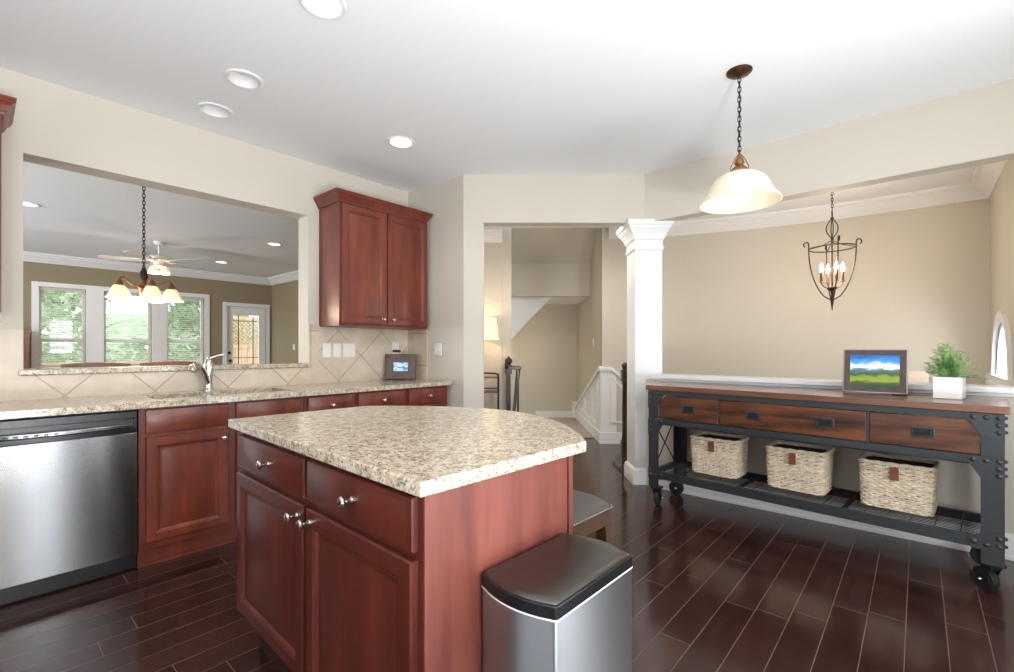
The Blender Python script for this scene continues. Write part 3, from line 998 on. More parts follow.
# upper cabinets with crown
def upper_cabinet(x0, x1, label, doors, z0=1.386, z1=2.39, crop=0):
    root = empty('wall_cabinet', (x0, YS - .33, z0), 0, label, 'cabinet')
    wd = x1 - x0; h = z1 - z0
    b = MB(); b.box(0, wd, 0, .329, 0, h); b.build('body', M_CHERRY, root, bevel=.0015)
    for a_, c_, kx in doors:
        bb = MB(); shaker(bb, 0, c_ - a_, 0, h - .05, fr=.06)
        d = bb.build('door', M_CHERRY, root, (a_ - x0, 0, .02))
        knob(d, kx - a_, .045, s=.9)
    b = MB()
    prof = [(0, h - .02), (.008, h - .02), (.010, h - .008), (.020, h + .002), (.026, h + .02), (.040, h + .038), (.044, h + .042), (.044, h + .05), (.050, h + .054), (.050, h + .066), (0, h + .066)]
    b.sweep([(0, .329), (0, 0), (wd - crop, 0), (wd - crop, .329)], [(-o, z) for o, z in prof])
    b.build('crown', M_CHERRY, root)
    b = MB(); b.box(.01, wd - .01, .01, .325, h, h + .06); b.build('top_board', M_CHERRY, root)
    return root


upper_cabinet(1.905, 2.79, 'cherry wall cabinet with two panelled doors and crown, over the corner worktop', [(1.92, 2.335, 2.295), (2.35, 2.776, 2.39)], crop=.022)
upper_cabinet(-.80, .09, 'cherry wall cabinet cut by the picture edge, beside the pass-through opening', [(-.78, -.36, -.4), (-.345, .083, -.31)])


# ------------------------------------------------------------------ plates, outlet, small frame on the worktop
def wall_plate(name, loc, rz, gangs, label, cat, kind='switch', group=None, wd=None):
    root = empty(name, loc, rz, label, cat, group)
    wd = wd or (.072 + .046 * (gangs - 1)); h = .118
    b = MB(); b.panel(-wd / 2, wd / 2, -h / 2, h / 2, [(0, 0), (0, .003), (.004, .006), (.008, .0065)]); b.build('plate', M_PLATE, root)
    for g in range(gangs):
        x = (g - (gangs - 1) / 2) * .046
        bb = MB()
        if kind == 'switch':
            bb.box(x - .005, x + .005, -.016, -.006, -.004, .012); bb.box(x - .009, x + .009, -.0085, -.006, -.02, .02)
            bb.build('toggle', M_PLATE, root)
        elif kind == 'rocker':
            bb.box(x - .016, x + .016, -.010, -.006, -.033, .033); bb.build('rocker', M_PLATE, root, bevel=.002)
        else:
            for zz in (-.024, .024): bb.lathe([(.017, .0), (.017, .009), (.015, .0095)], (x, 0, zz), 16, 'y')
            bb.build('socket', M_PLATE, root)
    return root


yt = YS - .0125
wall_plate('switch_plate', (1.968, yt, 1.19), 0, 1, 'single white rocker plate on the tiles, closest of three to the opening', 'switch', 'rocker')
wall_plate('outlet_plate', (2.062, yt, 1.19), 0, 1, 'white outlet plate between a single and a double switch plate on the tiles', 'outlet', 'outlet')
wall_plate('switch_plate', (2.175, yt, 1.19), 0, 2, 'double white switch plate on the tiles, beside the outlet plate', 'switch', 'rocker')
wall_plate('outlet_plate', (2.66, yt, 1.205), 0, 1, 'white outlet on the tiles behind the small brown photo frame', 'outlet', 'outlet')
b = MB(); b.box(-.035, .035, -.034, 0, -.008, .014)
tag(b.build('power_adapter', M_BLACK, loc=(2.655, yt - .0105, 1.178), bevel=.004), 'black plug adapter in the outlet above the small photo frame', 'adapter')
wp = wall_plate('switch_plate', (2.8275, 3.335, 1.195), R(-92.6), 2, 'white switch plate on the bare return wall past the tiles', 'switch', 'switch')

root = empty('digital_photo_frame', (2.605, 3.60, .9145), R(-44), 'small brown photo frame with a blue picture, on the corner of the worktop', 'photo frame')
b = MB(); fw, fh = .282, .235
b.panel(-fw / 2, fw / 2, 0, fh, [(0, 0), (0, .014), (.006, .02), (.076, .018), (.076, .012)])
o = b.build('frame', M_FRAME_D, root, (0, 0, .003), (R(-10), 0, 0))
b = MB(); b.box(-fw / 2 + .07, fw / 2 - .07, -.0155, -.0125, .066, fh - .066); b.build('screen', M_SCREEN, o)
b = MB(); b.add([(-.03, 0, .12), (.03, 0, .12), (.03, .07, .0), (-.03, .07, .0), (-.03, .006, .12), (.03, .006, .12), (.03, .078, .0), (-.03, .078, .0)],
                [(0, 3, 2, 1), (4, 5, 6, 7), (0, 1, 5, 4), (1, 2, 6, 5), (2, 3, 7, 6), (3, 0, 4, 7)]); b.build('easel', M_BLACK, root)

# ------------------------------------------------------------------ island
IR = empty('kitchen_island', (.645, .80, 0), R(-1.6), 'cherry kitchen island cabinet with two drawers over two doors', 'island')
# local: x away from the camera's left aisle, y along the island; the fronts face -x
IW, I0, I1 = .565, .026, 1.215
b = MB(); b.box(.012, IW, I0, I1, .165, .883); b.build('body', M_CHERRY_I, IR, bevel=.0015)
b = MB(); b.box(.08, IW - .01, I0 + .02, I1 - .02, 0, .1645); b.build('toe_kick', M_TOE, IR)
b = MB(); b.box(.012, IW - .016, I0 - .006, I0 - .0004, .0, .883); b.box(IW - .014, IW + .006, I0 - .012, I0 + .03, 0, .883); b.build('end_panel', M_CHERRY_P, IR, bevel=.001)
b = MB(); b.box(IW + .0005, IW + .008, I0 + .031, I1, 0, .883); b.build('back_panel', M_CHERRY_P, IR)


def island_front(kind, y0, y1, z0, z1, ky, kz):
    bb = MB()
    if kind == 'door': shaker(bb, 0, y1 - y0, 0, z1 - z0)
    else: slab_front(bb, 0, y1 - y0, 0, z1 - z0)
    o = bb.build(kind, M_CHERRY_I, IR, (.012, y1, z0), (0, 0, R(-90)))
    knob(o, y1 - ky, kz - z0, s=1.05)


island_front('drawer', .045, .575, .745, .868, .30, .81)
island_front('drawer', .60, 1.185, .745, .868, .86, .81)
island_front('door', .045, .575, .19, .725, .545, .69)
island_front('door', .60, 1.185, .19, .725, .632, .69)

# bow-fronted island top
b = MB(); poly = [(0, 0), (.62, 0)]
for k in range(1, 40):
    u = k / 40; yy = .0 + 1.30 * u
    poly.append((.62 + .355 * (1 - (2 * u - 1) ** 2), yy))
poly += [(.62, 1.30), (0, 1.30)]
b.prism(poly, 0, .034)
o = b.build('granite_island_top', M_GRAN, loc=(.622, .79, .8835), rot=(0, 0, R(-2.3)), bevel=.005)
tag(o, 'speckled granite island top with one long bowed edge', 'worktop')

# ------------------------------------------------------------------ trash can
root = empty('trash_can', (.993, .690, 0), R(-1), 'slim steel trash can with a dark hinged lid, against the island end panel', 'trash can')


def can_loop(z, ins=0, hx=.177, hy=.116, bow=.022, rc=.012):
    pts = []
    hx -= ins; hy -= ins
    def corner(cx, cy, a0):
        for k in range(5):
            a = a0 + (pi / 2) * k / 4
            pts.append((cx + rc * cos(a), cy + rc * sin(a), z))
    corner(hx - rc, hy - rc, 0)
    corner(-hx + rc, hy - rc, pi / 2)
    for k in range(1, 8):
        u = k / 8; pts.append((-hx - bow * (1 - (2 * u - 1) ** 2), (hy - rc) * (1 - 2 * u), z))
    corner(-hx + rc, -hy + rc, pi)
    corner(hx - rc, -hy + rc, 3 * pi / 2)
    for k in range(1, 8):
        u = k / 8; pts.append((hx + bow * (1 - (2 * u - 1) ** 2), -(hy - rc) * (1 - 2 * u), z))
    return pts


b = MB(); b.rings([can_loop(.03, .002), can_loop(.6165, .002)]); b.build('body', M_STEEL_C, root)
b = MB(); b.rings([can_loop(0, .004), can_loop(.03, 0), can_loop(.034, .001)]); b.build('base', M_BLACKM, root)
b = MB(); b.rings([can_loop(.6165, .0008), can_loop(.6205, .0008)]); b.build('rim', M_PLATE, root)  # white colour stands in for the highlight along the metal rim
b = MB(); b.rings([can_loop(.6206, .001), can_loop(.646, .001), can_loop(.649, .003), can_loop(.649, .006)]); b.build('lid_frame', M_BLACK, root)
b = MB(); b.rings([can_loop(.6495, .006), can_loop(.653, .009), can_loop(.656, .025), can_loop(.659, .05), can_loop(.660, .08)]); b.build('lid', M_STEEL_LID, root, angle=50)
b = MB(); b.box(-.19 - .035, -.17, -.035, .035, .012, .026); b.build('pedal', M_BLACK, root, bevel=.004)

# ------------------------------------------------------------------ saddle stool under the island overhang
root = empty('counter_stool', (1.441, 1.085, 0), R(-1.6), 'wooden counter stool with a nail-studded leather seat under the island overhang', 'stool')
b = MB(); loops = []
sx, sy = .178, .205
for i, (ins, z) in enumerate([(0, .593), (-.004, .597), (-.004, .608), (.003, .618), (.02, .63), (.06, .646), (.1, .654), (.14, .657)]):
    l = []
    for k in range(32):
        a = 2 * pi * k / 32
        ex = .28
        cx = math.copysign(abs(cos(a)) ** ex, cos(a)); cy = math.copysign(abs(sin(a)) ** ex, sin(a))
        l.append(((sx - ins) * cx, (sy - ins) * cy, z))
    loops.append(l)
b.rings(loops); seat = b.build('seat', M_LEATHER, root, angle=60)
b = MB()
for k in range(26):
    x = -sx + .012 + (2 * sx - .024) * k / 25
    for y in (-sy - .002, sy + .002): b.ball((x, y, .600), .0038, 8)
    y2 = -sy + .012 + (2 * sy - .024) * k / 25
    for x2 in (-sx - .002, sx + .002): b.ball((x2, y2, .600), .0038, 8)
b.build('nailheads', M_NAIL, seat)
b = MB(); b.box(-sx + .005, sx - .005, -sy + .005, sy - .005, .535, .592); b.build('apron', M_OAK, root, bevel=.003)
for i, j in ((-1, -1), (1, -1), (1, 1), (-1, 1)):
    b = MB(); x1, y1 = i * (sx - .028), j * (sy - .028); x2, y2 = i * (sx + .01), j * (sy + .01)
    loops = []
    for x, y, z, h in ((x2, y2, 0, .018), (x1, y1, .5345, .025)):
        loops.append([(x - h, y - h, z), (x + h, y - h, z), (x + h, y + h, z), (x - h, y + h, z)])
    b.rings(loops); b.build('leg', M_OAK, root, bevel=.003)
for a_, c_ in (((-1, -1), (1, -1)), ((-1, 1), (1, 1)), ((-1, -1), (-1, 1)), ((1, -1), (1, 1))):
    zz = .2 if a_[0] != c_[0] else .28
    k = (sx - .02)
    b = MB(); b.bar((a_[0] * (k - .006) * (.86 if a_[0] != c_[0] else 1), a_[1] * (sy - .02) * (.86 if a_[1] != c_[1] else 1), zz), (c_[0] * (k - .006) * (.86 if a_[0] != c_[0] else 1), c_[1] * (sy - .02) * (.86 if a_[1] != c_[1] else 1), zz), .022, .03)
    b.build('stretcher', M_OAK, root)

# ------------------------------------------------------------------ industrial console on casters
CR = empty('console_table', (3.33, .62, 0), R(-94.8), 'long iron and wood console on casters with three drawers, by the half wall', 'console table')
HL = .945
b = MB(); b.box(-.953, .953, -.012, .485, .888, .925); b.build('top', M_ACACIA_T, CR, bevel=.004)


def bolt(mb, x, y, z, ax='y', r=.011):
    prof = [(r * 1.15, 0), (r * 1.15, .002), (r, .003), (r * .9, .007), (r * .5, .0105), (r * .1, .0115)]
    if ax == 'y': mb.lathe(prof, (x, y, z), 10, 'y')
    else: mb.lathe([(a_, h if ax == 'x' else -h) for a_, h in prof], (x, y, z), 10, 'x')


for sx_ in (-1, 1):
    for fy in (0, 1):
        b = MB()
        y0 = 0 if fy == 0 else .47; dy = 1 if fy == 0 else -1
        ya, yb = sorted((y0, y0 + dy * .006)); xo = sx_ * .935
        xa, xb = sorted((xo, xo - sx_ * .082)); b.box(xa, xb, ya, yb, .15, .887)
        xa, xb = sorted((xo, xo - sx_ * .006)); ya2, yb2 = sorted((y0 + dy * .006, y0 + dy * .07)); b.box(xa, xb, ya2, yb2, .15, .887)
        leg = b.build('leg', M_IRON, CR, bevel=.0015)
        if fy == 0:
            e = -.0065
            xi = xo - sx_ * .082
            for zt_, s_ in ((.884, -1), (.674, -1), (.24, 1)):
                w1, w2 = .052, .13
                if s_ == -1: poly = [(xi, zt_), (xi - sx_ * w1, zt_), (xi - sx_ * w1, zt_ - .018), (xi, zt_ - w2 * .8), (xo, zt_ - w2), (xo, zt_)]
                else: poly = [(xi, zt_ - .02), (xi - sx_ * .035, zt_ - .02), (xi - sx_ * .04, zt_ + .035), (xi, zt_ + .06), (xo, zt_ + .06), (xo, zt_ - .02)]
                g = MB(); g.prism_axis(poly, e, -.0002, 1)
                g.build('gusset_plate', M_IRON, leg)
            spots = []
            for zt_ in (.884, .674):
                for q in (.018, .062, .108): spots.append((xo - sx_ * q, e, zt_ - .017, 'y', .011))
                for q in (.052, .086): spots.append((xo - sx_ * .018, e, zt_ - q, 'y', .011))
            for zz in (.285, .248): spots.append((xo - sx_ * .018, e, zz, 'y', .011))
            spots += [(xo - sx_ * .06, e, .248, 'y', .011), (xo - sx_ * .105, e, .255, 'y', .011)]
            for zz in (.867, .832, .798, .657, .622, .588, .285, .248): spots.append((xo, .02, zz, 'x' if sx_ > 0 else '-x', .009))
            for sp_ in spots:
                g = MB(); bolt(g, *sp_); g.build('bolt', M_IRON, leg)
        # caster
        cy = y0 + dy * .045; cx = xo - sx_ * .045
        sw = {(-1, 0): R(12), (1, 0): R(48), (-1, 1): R(100), (1, 1): R(80)}[(sx_, fy)]
        off = .028
        ct = MB(); ct.box(-.04, .04, -.035, .035, .135, .1495); ct.lathe([(.025, .118), (.03, .135)], (0, 0, 0), 14)
        for e_ in (-1, 1):
            ct.prism_axis([(-.026, .128), (.03, .128), (off + .016, .048), (off - .016, .048)], *sorted((e_ * .023, e_ * .028)), 0)
        ct.box(-.028, .028, -.026, .03, .122, .128)
        ca = ct.build('caster', M_IRON_D, CR, (cx, cy, 0), (0, 0, sw), bevel=.001)
        wh = MB(); wh.lathe([(.012, -.019), (.03, -.019), (.035, -.015), (.05, -.017), (.057, -.012), (.058, 0), (.057, .012), (.05, .017), (.035, .015), (.03, .019), (.012, .019)], (0, off, .058), 28, 'x')
        wh.build('wheel', M_BLACKM, ca)
        for e_ in (-1, 1):
            bl = MB(); bolt(bl, e_ * .028, off, .058, 'x' if e_ > 0 else '-x', .008); bl.build('axle_nut', M_CHROME, ca)
for nm, za, zb in (('top_rail', .852, .887), ('middle_rail', .636, .676)):
    for ya, yb in ((.0005, .03), (.44, .4695)):
        b = MB(); b.box(-.852, .852, ya, yb, za, zb); b.build(nm, M_IRON, CR, bevel=.0015)
    for s_ in (-1, 1):
        xa, xb = sorted((s_ * .928, s_ * .90)); b = MB(); b.box(xa, xb, .071, .399, za, zb); b.build(nm, M_IRON, CR, bevel=.0015)
b = MB(); b.box(-.928, .928, .035, .43, .625, .6355)
b.build('drawer_floor', M_IRON_D, CR)
for s_ in (-1, 1):
    b = MB(); b.box(s_ * .41 - .006, s_ * .41 + .006, .006, .43, .677, .851); b.build('divider', M_IRON, CR)
for x0, x1, hs_ in ((-.852, -.418, (-.624,)), (-.402, .402, (-.19, .205)), (.418, .852, (.64,))):
    bb = MB(); wd = x1 - x0; zz0, zz1 = .68, .848
    # front with clipped upper corners at the outer ends behind the gussets
    c = .05; poly = [(0, zz0), (wd, zz0), (wd, zz1), (0, zz1)]
    if x0 < -.5: poly = [(0, zz0), (wd, zz0), (wd, zz1), (c, zz1), (0, zz1 - c * .8)]
    if x1 > .5: poly = [(0, zz0), (wd, zz0), (wd, zz1 - c * .8), (wd - c, zz1), (0, zz1)]
    bb.prism_axis([(p, q - zz0) for p, q in poly], .006, .028, 1)
    d = bb.build('drawer', M_ACACIA, CR, (x0, 0, zz0), bevel=.002)
    for h in hs_:
        hx = h - x0; hz = .085
        p_ = MB(); p_.panel(hx - .047, hx + .047, hz - .028, hz + .028, [(0, -.0055), (0, -.003), (.002, -.002), (.008, -.002), (.011, -.0048)])
        pl = p_.build('pull', M_IRON, d)
        q_ = MB(); q_.tube([(hx - .03, .002, hz + .014), (hx - .03, -.010, hz + .012), (hx - .028, -.012, hz - .01), (hx + .028, -.012, hz - .01), (hx + .03, -.010, hz + .012), (hx + .03, .002, hz + .014)], .0042, 8)
        q_.box(hx - .03, hx + .03, .0025, .0038, hz - .016, hz + .016)
        q_.build('ring', M_IRON_D, pl)
# lower shelf: angle-iron frame and welded wire
b = MB(); b.box(-.852, .852, .0005, .006, .222, .279); b.box(-.852, .852, .006, .03, .272, .279); b.box(-.852, .852, .464, .4695, .222, .279); b.box(-.852, .852, .44, .464, .272, .279)
for s_ in (-1, 1):
    xa, xb = sorted((s_ * .927, s_ * .90)); b.box(xa, xb, .071, .399, .235, .279)
b.build('shelf_frame', M_IRON, CR, bevel=.001)
b = MB()
for xx in (-.29, .29): b.box(xx - .012, xx + .012, .03, .44, .262, .2715)
for k in range(15):
    yy = .035 + .40 * k / 14; b.tube([(-.9, yy, .276), (.9, yy, .276)], .002, 5)
for k in range(19):
    xx = -.88 + 1.76 * k / 18; b.tube([(xx, .015, .2800), (xx, .455, .2800)], .002, 5)
b.build('wire_shelf', M_IRON_D, CR)
b = MB()
for s_ in (-1, 1):
    x = s_ * .921
    for q0, q1, dx_ in ((.066, .404, 0), (.404, .066, s_ * .006)):
        b = MB(); b.tube([(x + dx_, q0, .282), (x + dx_, q1, .638)], .005, 8); b.build('cross_brace', M_IRON_D, CR)


# ------------------------------------------------------------------ woven baskets on the console shelf
def basket_proto():
    root = empty('wicker_basket', (0, 0, 0))
    W, D, Hh, rc = .168, .128, .266, .035
    def per(n, ins, sc):
        pts = []; hx, hy = W * sc - ins, D * sc - ins
        seg = [(hx - rc, hy - rc, 0), (-hx + rc, hy - rc, pi / 2), (-hx + rc, -hy + rc, pi), (hx - rc, -hy + rc, 3 * pi / 2)]
        raw = []
        for cx, cy, a0 in seg:
            for k in range(7):
                a = a0 + pi / 2 * k / 6; raw.append(Vector((cx + rc * cos(a), cy + rc * sin(a))))
        L = [0.0]
        for i in range(len(raw)): L.append(L[-1] + (raw[(i + 1) % len(raw)] - raw[i]).length)
        for k in range(n):
            s = L[-1] * k / n
            for i in range(len(raw)):
                if L[i] <= s < L[i + 1]:
                    t = (s - L[i]) / (L[i + 1] - L[i]); p = raw[i].lerp(raw[(i + 1) % len(raw)], t)
                    q = raw[(i + 1) % len(raw)] - raw[i]; q.normalize()
                    pts.append((p, Vector((q.y, -q.x)))); break
        return pts
    NS = 44; rows = 21; b = MB()
    rnd = random.Random(3)
    for r in range(rows):
        z = .008 + (Hh - .02) * r / (rows - 1)
        sc = .95 + .06 * r / (rows - 1)
        pts = per(NS * 4, .004, sc); path = []
        jit = rnd.uniform(-.0012, .0012)
        for k, (p, n) in enumerate(pts):
            off = .0042 * sin(2 * pi * (k / 4) / 2 + pi * (r % 2)) + rnd.uniform(-.0006, .0006)
            path.append((p.x + n.x * off, p.y + n.y * off, z + jit + rnd.uniform(-.001, .001)))
        b.tube(path, .0062 + rnd.uniform(-.0006, .0008), 5, True)
    for k, ((p0, n0), (p1, n1)) in enumerate(zip(per(NS, .004, .95), per(NS, .004, 1.01))):
        b.tube([(p0.x, p0.y, .004), (p1.x, p1.y, Hh - .008)], .0036, 5)
    b.build('weave', M_WICKER, root, recalc=False)
    b = MB()
    path = [(p.x, p.y, Hh - .004 + .0015 * sin(k * .9)) for k, (p, n) in enumerate(per(120, .003, 1.01))]
    b.tube(path, .0105, 8, True); b.build('rim', M_WICKER, root, recalc=False)
    b = MB()
    lo = [(p.x, p.y, .014) for p, n in per(48, .014, .95)]; hi = [(p.x, p.y, Hh - .014) for p, n in per(48, .014, 1.0)]
    b.rings([hi, lo], cap0=False); b.build('inside', M_LINER, root, recalc=False)
    b = MB(); x = .0; y = -D * 1.01 - .0085
    b.box(x - .019, x + .019, y - .006, y - .002, Hh - .09, Hh - .018); b.box(x - .012, x + .012, y - .009, y - .006, Hh - .05, Hh - .03)
    b.build('leather_tag', M_LEATHER_T, root, bevel=.0015)
    return root


bk = basket_proto()
bl = ['wicker basket on the console shelf, nearest the white column', 'wicker basket on the console shelf, middle of the three', 'wicker basket on the console shelf, nearest the end below the plant']
for i, (s_, yo) in enumerate(((-.515, .275), (.005, .275), (.51, .275))):
    o = bk if i == 0 else copy_tree(bk)
    M_ = CR.matrix_basis @ Matrix.Translation((s_, yo, .2835))
    o.location = M_.to_translation(); o.rotation_euler = (0, 0, R(-94.8) + (.02, -.015, .0)[i])
    tag(o, bl[i], 'basket', 'wicker baskets on the console shelf')


def on_console(x, y, z):
    a = R(-94.8)
    return (3.33 + x * cos(a) - y * sin(a), .62 + x * sin(a) + y * cos(a), z)


# landscape picture in a frame, leaning back on its easel
root = empty('picture_frame', on_console(.392, .325, .9255), R(-94.8 + 3), 'framed green landscape picture standing on the console beside the potted plant', 'picture frame')
fw, fh, tilt = .315, .272, R(-11)
b = MB(); b.panel(-fw / 2, fw / 2, 0, fh, [(0, 0), (0, .014), (.002, .018), (.006, .019), (.0085, .017), (.009, .010)]); fr = b.build('frame', M_FRAME_S, root, (0, 0, .004), (tilt, 0, 0))
b = MB(); b.panel(-fw / 2 + .009, fw / 2 - .009, .009, fh - .009, [(0, .008), (0, .0185), (.028, .0165), (.03, .0125)]); b.build('moulding', M_FRAME_E, fr)
b = MB(); b.box(-fw / 2 + .038, fw / 2 - .038, -.0145, -.0122, .038, fh - .038); b.build('picture', M_PICTURE, fr)
b = MB(); b.add([(.08, .02, .14), (.15, .02, .14), (.15, .085, 0), (.08, .085, 0), (.08, .03, .14), (.15, .03, .14), (.15, .1, 0), (.08, .1, 0)],
                [(0, 3, 2, 1), (4, 5, 6, 7), (0, 1, 5, 4), (1, 2, 6, 5), (2, 3, 7, 6), (3, 0, 4, 7)]); b.build('easel', M_BLACK, root)

# potted plant
root = empty('potted_plant', on_console(.727, .31, .9255), R(-94.8 - 5), 'small bushy green plant in a square white pot on the console', 'plant')
b = MB(); h = .059
b.rings([[(-h + k, -h + k, z), (h - k, -h + k, z), (h - k, h - k, z), (-h + k, h - k, z)] for k, z in ((.004, 0), (0, .004), (0, .118), (.002, .12), (.006, .12), (.007, .1))], cap1=True)
b.build('pot', M_POT, root, bevel=.002)
b = MB(); b.rings([[(-.054, -.054, .09), (.054, -.054, .09), (.054, .054, .09), (-.054, .054, .09)], [(-.054, -.054, .106), (.054, -.054, .106), (.054, .054, .106), (-.054, .054, .106)]]); b.build('soil', M_SOIL, root)
rnd = random.Random(11); b = MB(); st = MB()
for i in range(110):
    hump = Vector((-.018, .0, 0)) if i % 5 < 3 else Vector((.034, .012, 0))
    top = .165 if i % 5 < 3 else .125
    a = rnd.uniform(0, 2 * pi); el = math.asin(rnd.uniform(-.12, 1))
    base = hump * .5 + Vector((0, 0, .104))
    tip = hump + Vector((.074 * cos(a) * cos(el), .074 * sin(a) * cos(el), .13 + top * max(sin(el), -.1) * rnd.uniform(.85, 1)))
    st.tube([base, base.lerp(tip, .5) + Vector((0, 0, .01)), tip], [.002, .0014, .0008], 5)
    for k in range(24):
        t = .3 + .7 * k / 19
        p = base.lerp(tip, t); p.z += .02 * t * (1 - t)
        la = rnd.uniform(0, 2 * pi); ln = rnd.uniform(.011, .02)
        dr = Vector((cos(la), sin(la), rnd.uniform(-.3, .8))).normalized(); sd = dr.cross(Vector((0, 0, 1))).normalized() * ln * .34
        mid = p + dr * ln * .5 + Vector((0, 0, .002))
        b.add([p, mid + sd, p + dr * ln, mid - sd], [(0, 1, 2, 3)])
b.build('leaves', M_LEAF, root, recalc=False); st.build('stems', M_LEAF, root)


# ------------------------------------------------------------------ lamps
def chain(mb, p0, p1, link=.034, wire=.0028, wid=.0085):
    p0 = Vector(p0); p1 = Vector(p1); n = max(2, int((p1 - p0).length / (link * .78)))
    for k in range(n):
        c = p0.lerp(p1, (k + .5) / n); pts = []
        hl = (p1 - p0).length / n * .5 + wire * 2
        for j in range(12):
            a = 2 * pi * j / 12; u = wid * cos(a); v = hl * sin(a)
            pts.append((c.x + (u if k % 2 else 0), c.y + (0 if k % 2 else u), c.z + v))
        mb.tube(pts, wire, 5, True)


def recessed(x, y, on, label, grp, warm=False, power=8, z=ZC):
    root = empty('recessed_light', (x, y, z), 0, label, 'ceiling light', grp)
    b = MB(); b.lathe([(.1, -.0005), (.1, -.005), (.092, -.009), (.081, -.007), (.0785, -.0005)], (0, 0, 0), 32, caps=False); b.build('trim_ring', M_TRIM, root)
    dz = .09 if not warm else 0
    b = MB()
    if warm: b.lathe([(.0745, -.004), (.062, -.0015), (.061, -.001)], (0, 0, 0), 32, caps=False)
    else: b.lathe([(.078, -.004), (.074, .03), (.066, .07), (.05, dz), (.0, dz)], (0, 0, 0), 32, caps=False)
    b.build('baffle', M_CAN, root)
    b = MB()
    if warm: b.lathe([(.0745, -.003), (.06, -.0075), (.03, -.011), (.002, -.012)], (0, 0, 0), 28)
    else: b.lathe([(.02, dz - .004), (.03, dz - .02), (.052, dz - .05), (.06, dz - .064), (.05, dz - .074), (.03, dz - .08), (.002, dz - .082)] if on else [(.02, dz - .002), (.03, dz - .01), (.05, dz - .03), (.055, dz - .04), (.045, dz - .05), (.002, dz - .055)], (0, 0, 0), 28)
    b.build('lens', (M_LAMPON_W if warm else M_LAMPON) if on else M_LAMPOFF, root)
    if on: spot('recessed_and_fill_glow', (x, y, z - .03), power, (1, .86, .68) if warm else (1, .95, .88))
    return root


recessed(1.024, 1.99, True, 'lit recessed ceiling light above the island, cut by the top picture edge', 'recessed lights in the kitchen ceiling', power=14)
recessed(2.095, 2.89, True, 'lit recessed ceiling light out in front of the wall cabinet', 'recessed lights in the kitchen ceiling', power=14)
recessed(1.015, 2.889, False, 'unlit recessed ceiling can, second out from the sink wall toward the island', 'recessed lights in the kitchen ceiling')
recessed(1.024, 3.404, False, 'unlit recessed ceiling can closest to the sink wall', 'recessed lights in the kitchen ceiling')
recessed(.369, 7.096, True, 'lit recessed light in the living room ceiling at the edge of the pass-through', 'recessed lights in the living room ceiling', True, 14)
recessed(2.906, 7.092, True, 'lit recessed living room ceiling light, nearest the upper corner of the opening', 'recessed lights in the living room ceiling', True, 14)
recessed(2.888, 9.264, True, 'lit recessed light in the living room ceiling near the crown above the door', 'recessed lights in the living room ceiling', True, 14)

# kitchen pendant
px_, py_ = 2.80, .745
root = empty('pendant_lamp', (px_, py_, ZC), 0, 'pendant lamp with a cream glass bell shade hanging on a bronze chain', 'lamp')
b = MB(); b.lathe([(.066, 0), (.066, -.006), (.058, -.014), (.03, -.024), (.012, -.03), (.005, -.038)], (0, 0, 0), 28); b.build('canopy', M_BRONZE, root)
b = MB(); chain(b, (0, 0, -.034), (0, 0, -.47)); b.tube([(.004, .002, -.03), (.007, -.003, -.2), (-.004, .004, -.35), (.003, 0, -.48)], .0018, 5); b.build('chain', M_BRONZE_D, root)
b = MB(); b.lathe([(.006, -.455), (.012, -.465), (.012, -.48), (.022, -.492), (.026, -.51), (.018, -.52), (.034, -.535), (.045, -.548), (.047, -.565)], (0, 0, 0), 24)
for k in range(3):
    a = 2 * pi * k / 3 + .3
    b.tube([(.012 * cos(a), .012 * sin(a), -.47), (.028 * cos(a), .028 * sin(a), -.49), (.05 * cos(a), .05 * sin(a), -.535), (.052 * cos(a), .052 * sin(a), -.562)], .003, 6)
b.build('fitter', M_BRASS, root)
b = MB()
prof = [(r_ if r_ < .05 else .042 + (r_ - .042) * .87, z_) for r_, z_ in [(.042, -.562), (.07, -.566), (.105, -.578), (.14, -.6), (.165, -.63), (.178, -.66), (.19, -.682), (.212, -.702), (.23, -.722), (.232, -.73), (.228, -.732), (.208, -.712), (.185, -.69), (.17, -.665), (.158, -.636), (.134, -.607), (.1, -.585), (.07, -.573), (.042, -.57)]]
b.lathe(prof, (0, 0, 0), 48, caps=False); b.build('shade', M_SHADE, root, recalc=True, angle=60)
b = MB(); b.lathe([(.016, -.566), (.018, -.6), (.03, -.62), (.05, -.648), (.057, -.675), (.05, -.7), (.03, -.718), (.004, -.724)], (0, 0, 0), 24); b.build('bulb', M_BULB_P, root, angle=60)
point('pendant_glow', (px_, py_, ZC - .80), .8, (1, .9, .76), .05)

# dining room lantern
lx, ly = 5.08, .58
Z0 = 2.74
root = empty('lantern_chandelier', (lx, ly, Z0), 0, 'open bronze basket chandelier with candle bulbs in the dining room', 'chandelier')
b = MB(); b.lathe([(.06, 0), (.06, -.006), (.04, -.02), (.006, -.03)], (0, 0, 0), 24); b.build('canopy', M_BRONZE_D, root)
b = MB(); chain(b, (0, 0, -.025), (0, 0, -.295)); b.build('chain', M_BRONZE_D, root)
b = MB()
ring = [(.022 * cos(2 * pi * k / 16), 0, -.33 + .034 * sin(2 * pi * k / 16)) for k in range(16)]
b.tube(ring, .004, 6, True)
for k in range(4):
    a = pi / 2 * k + .3
    pts = [(cos(a) * .045 * sin(pi * t), sin(a) * .045 * sin(pi * t), -.365 - .19 * t) for t in [i / 12 for i in range(13)]]
    b.tube(pts, .0045, 6)
b.lathe([(.012, -.36), (.016, -.368), (.006, -.376)], (0, 0, 0), 12); b.lathe([(.01, -.55), (.014, -.56), (.006, -.57)], (0, 0, 0), 12)
b.build('top_knot', M_BRONZE_D, root)
zr_, zb_ = -.635, -1.10
b = MB(); b.tube([(.178 * cos(2 * pi * k / 40), .178 * sin(2 * pi * k / 40), zr_) for k in range(40)], .006, 6, True)
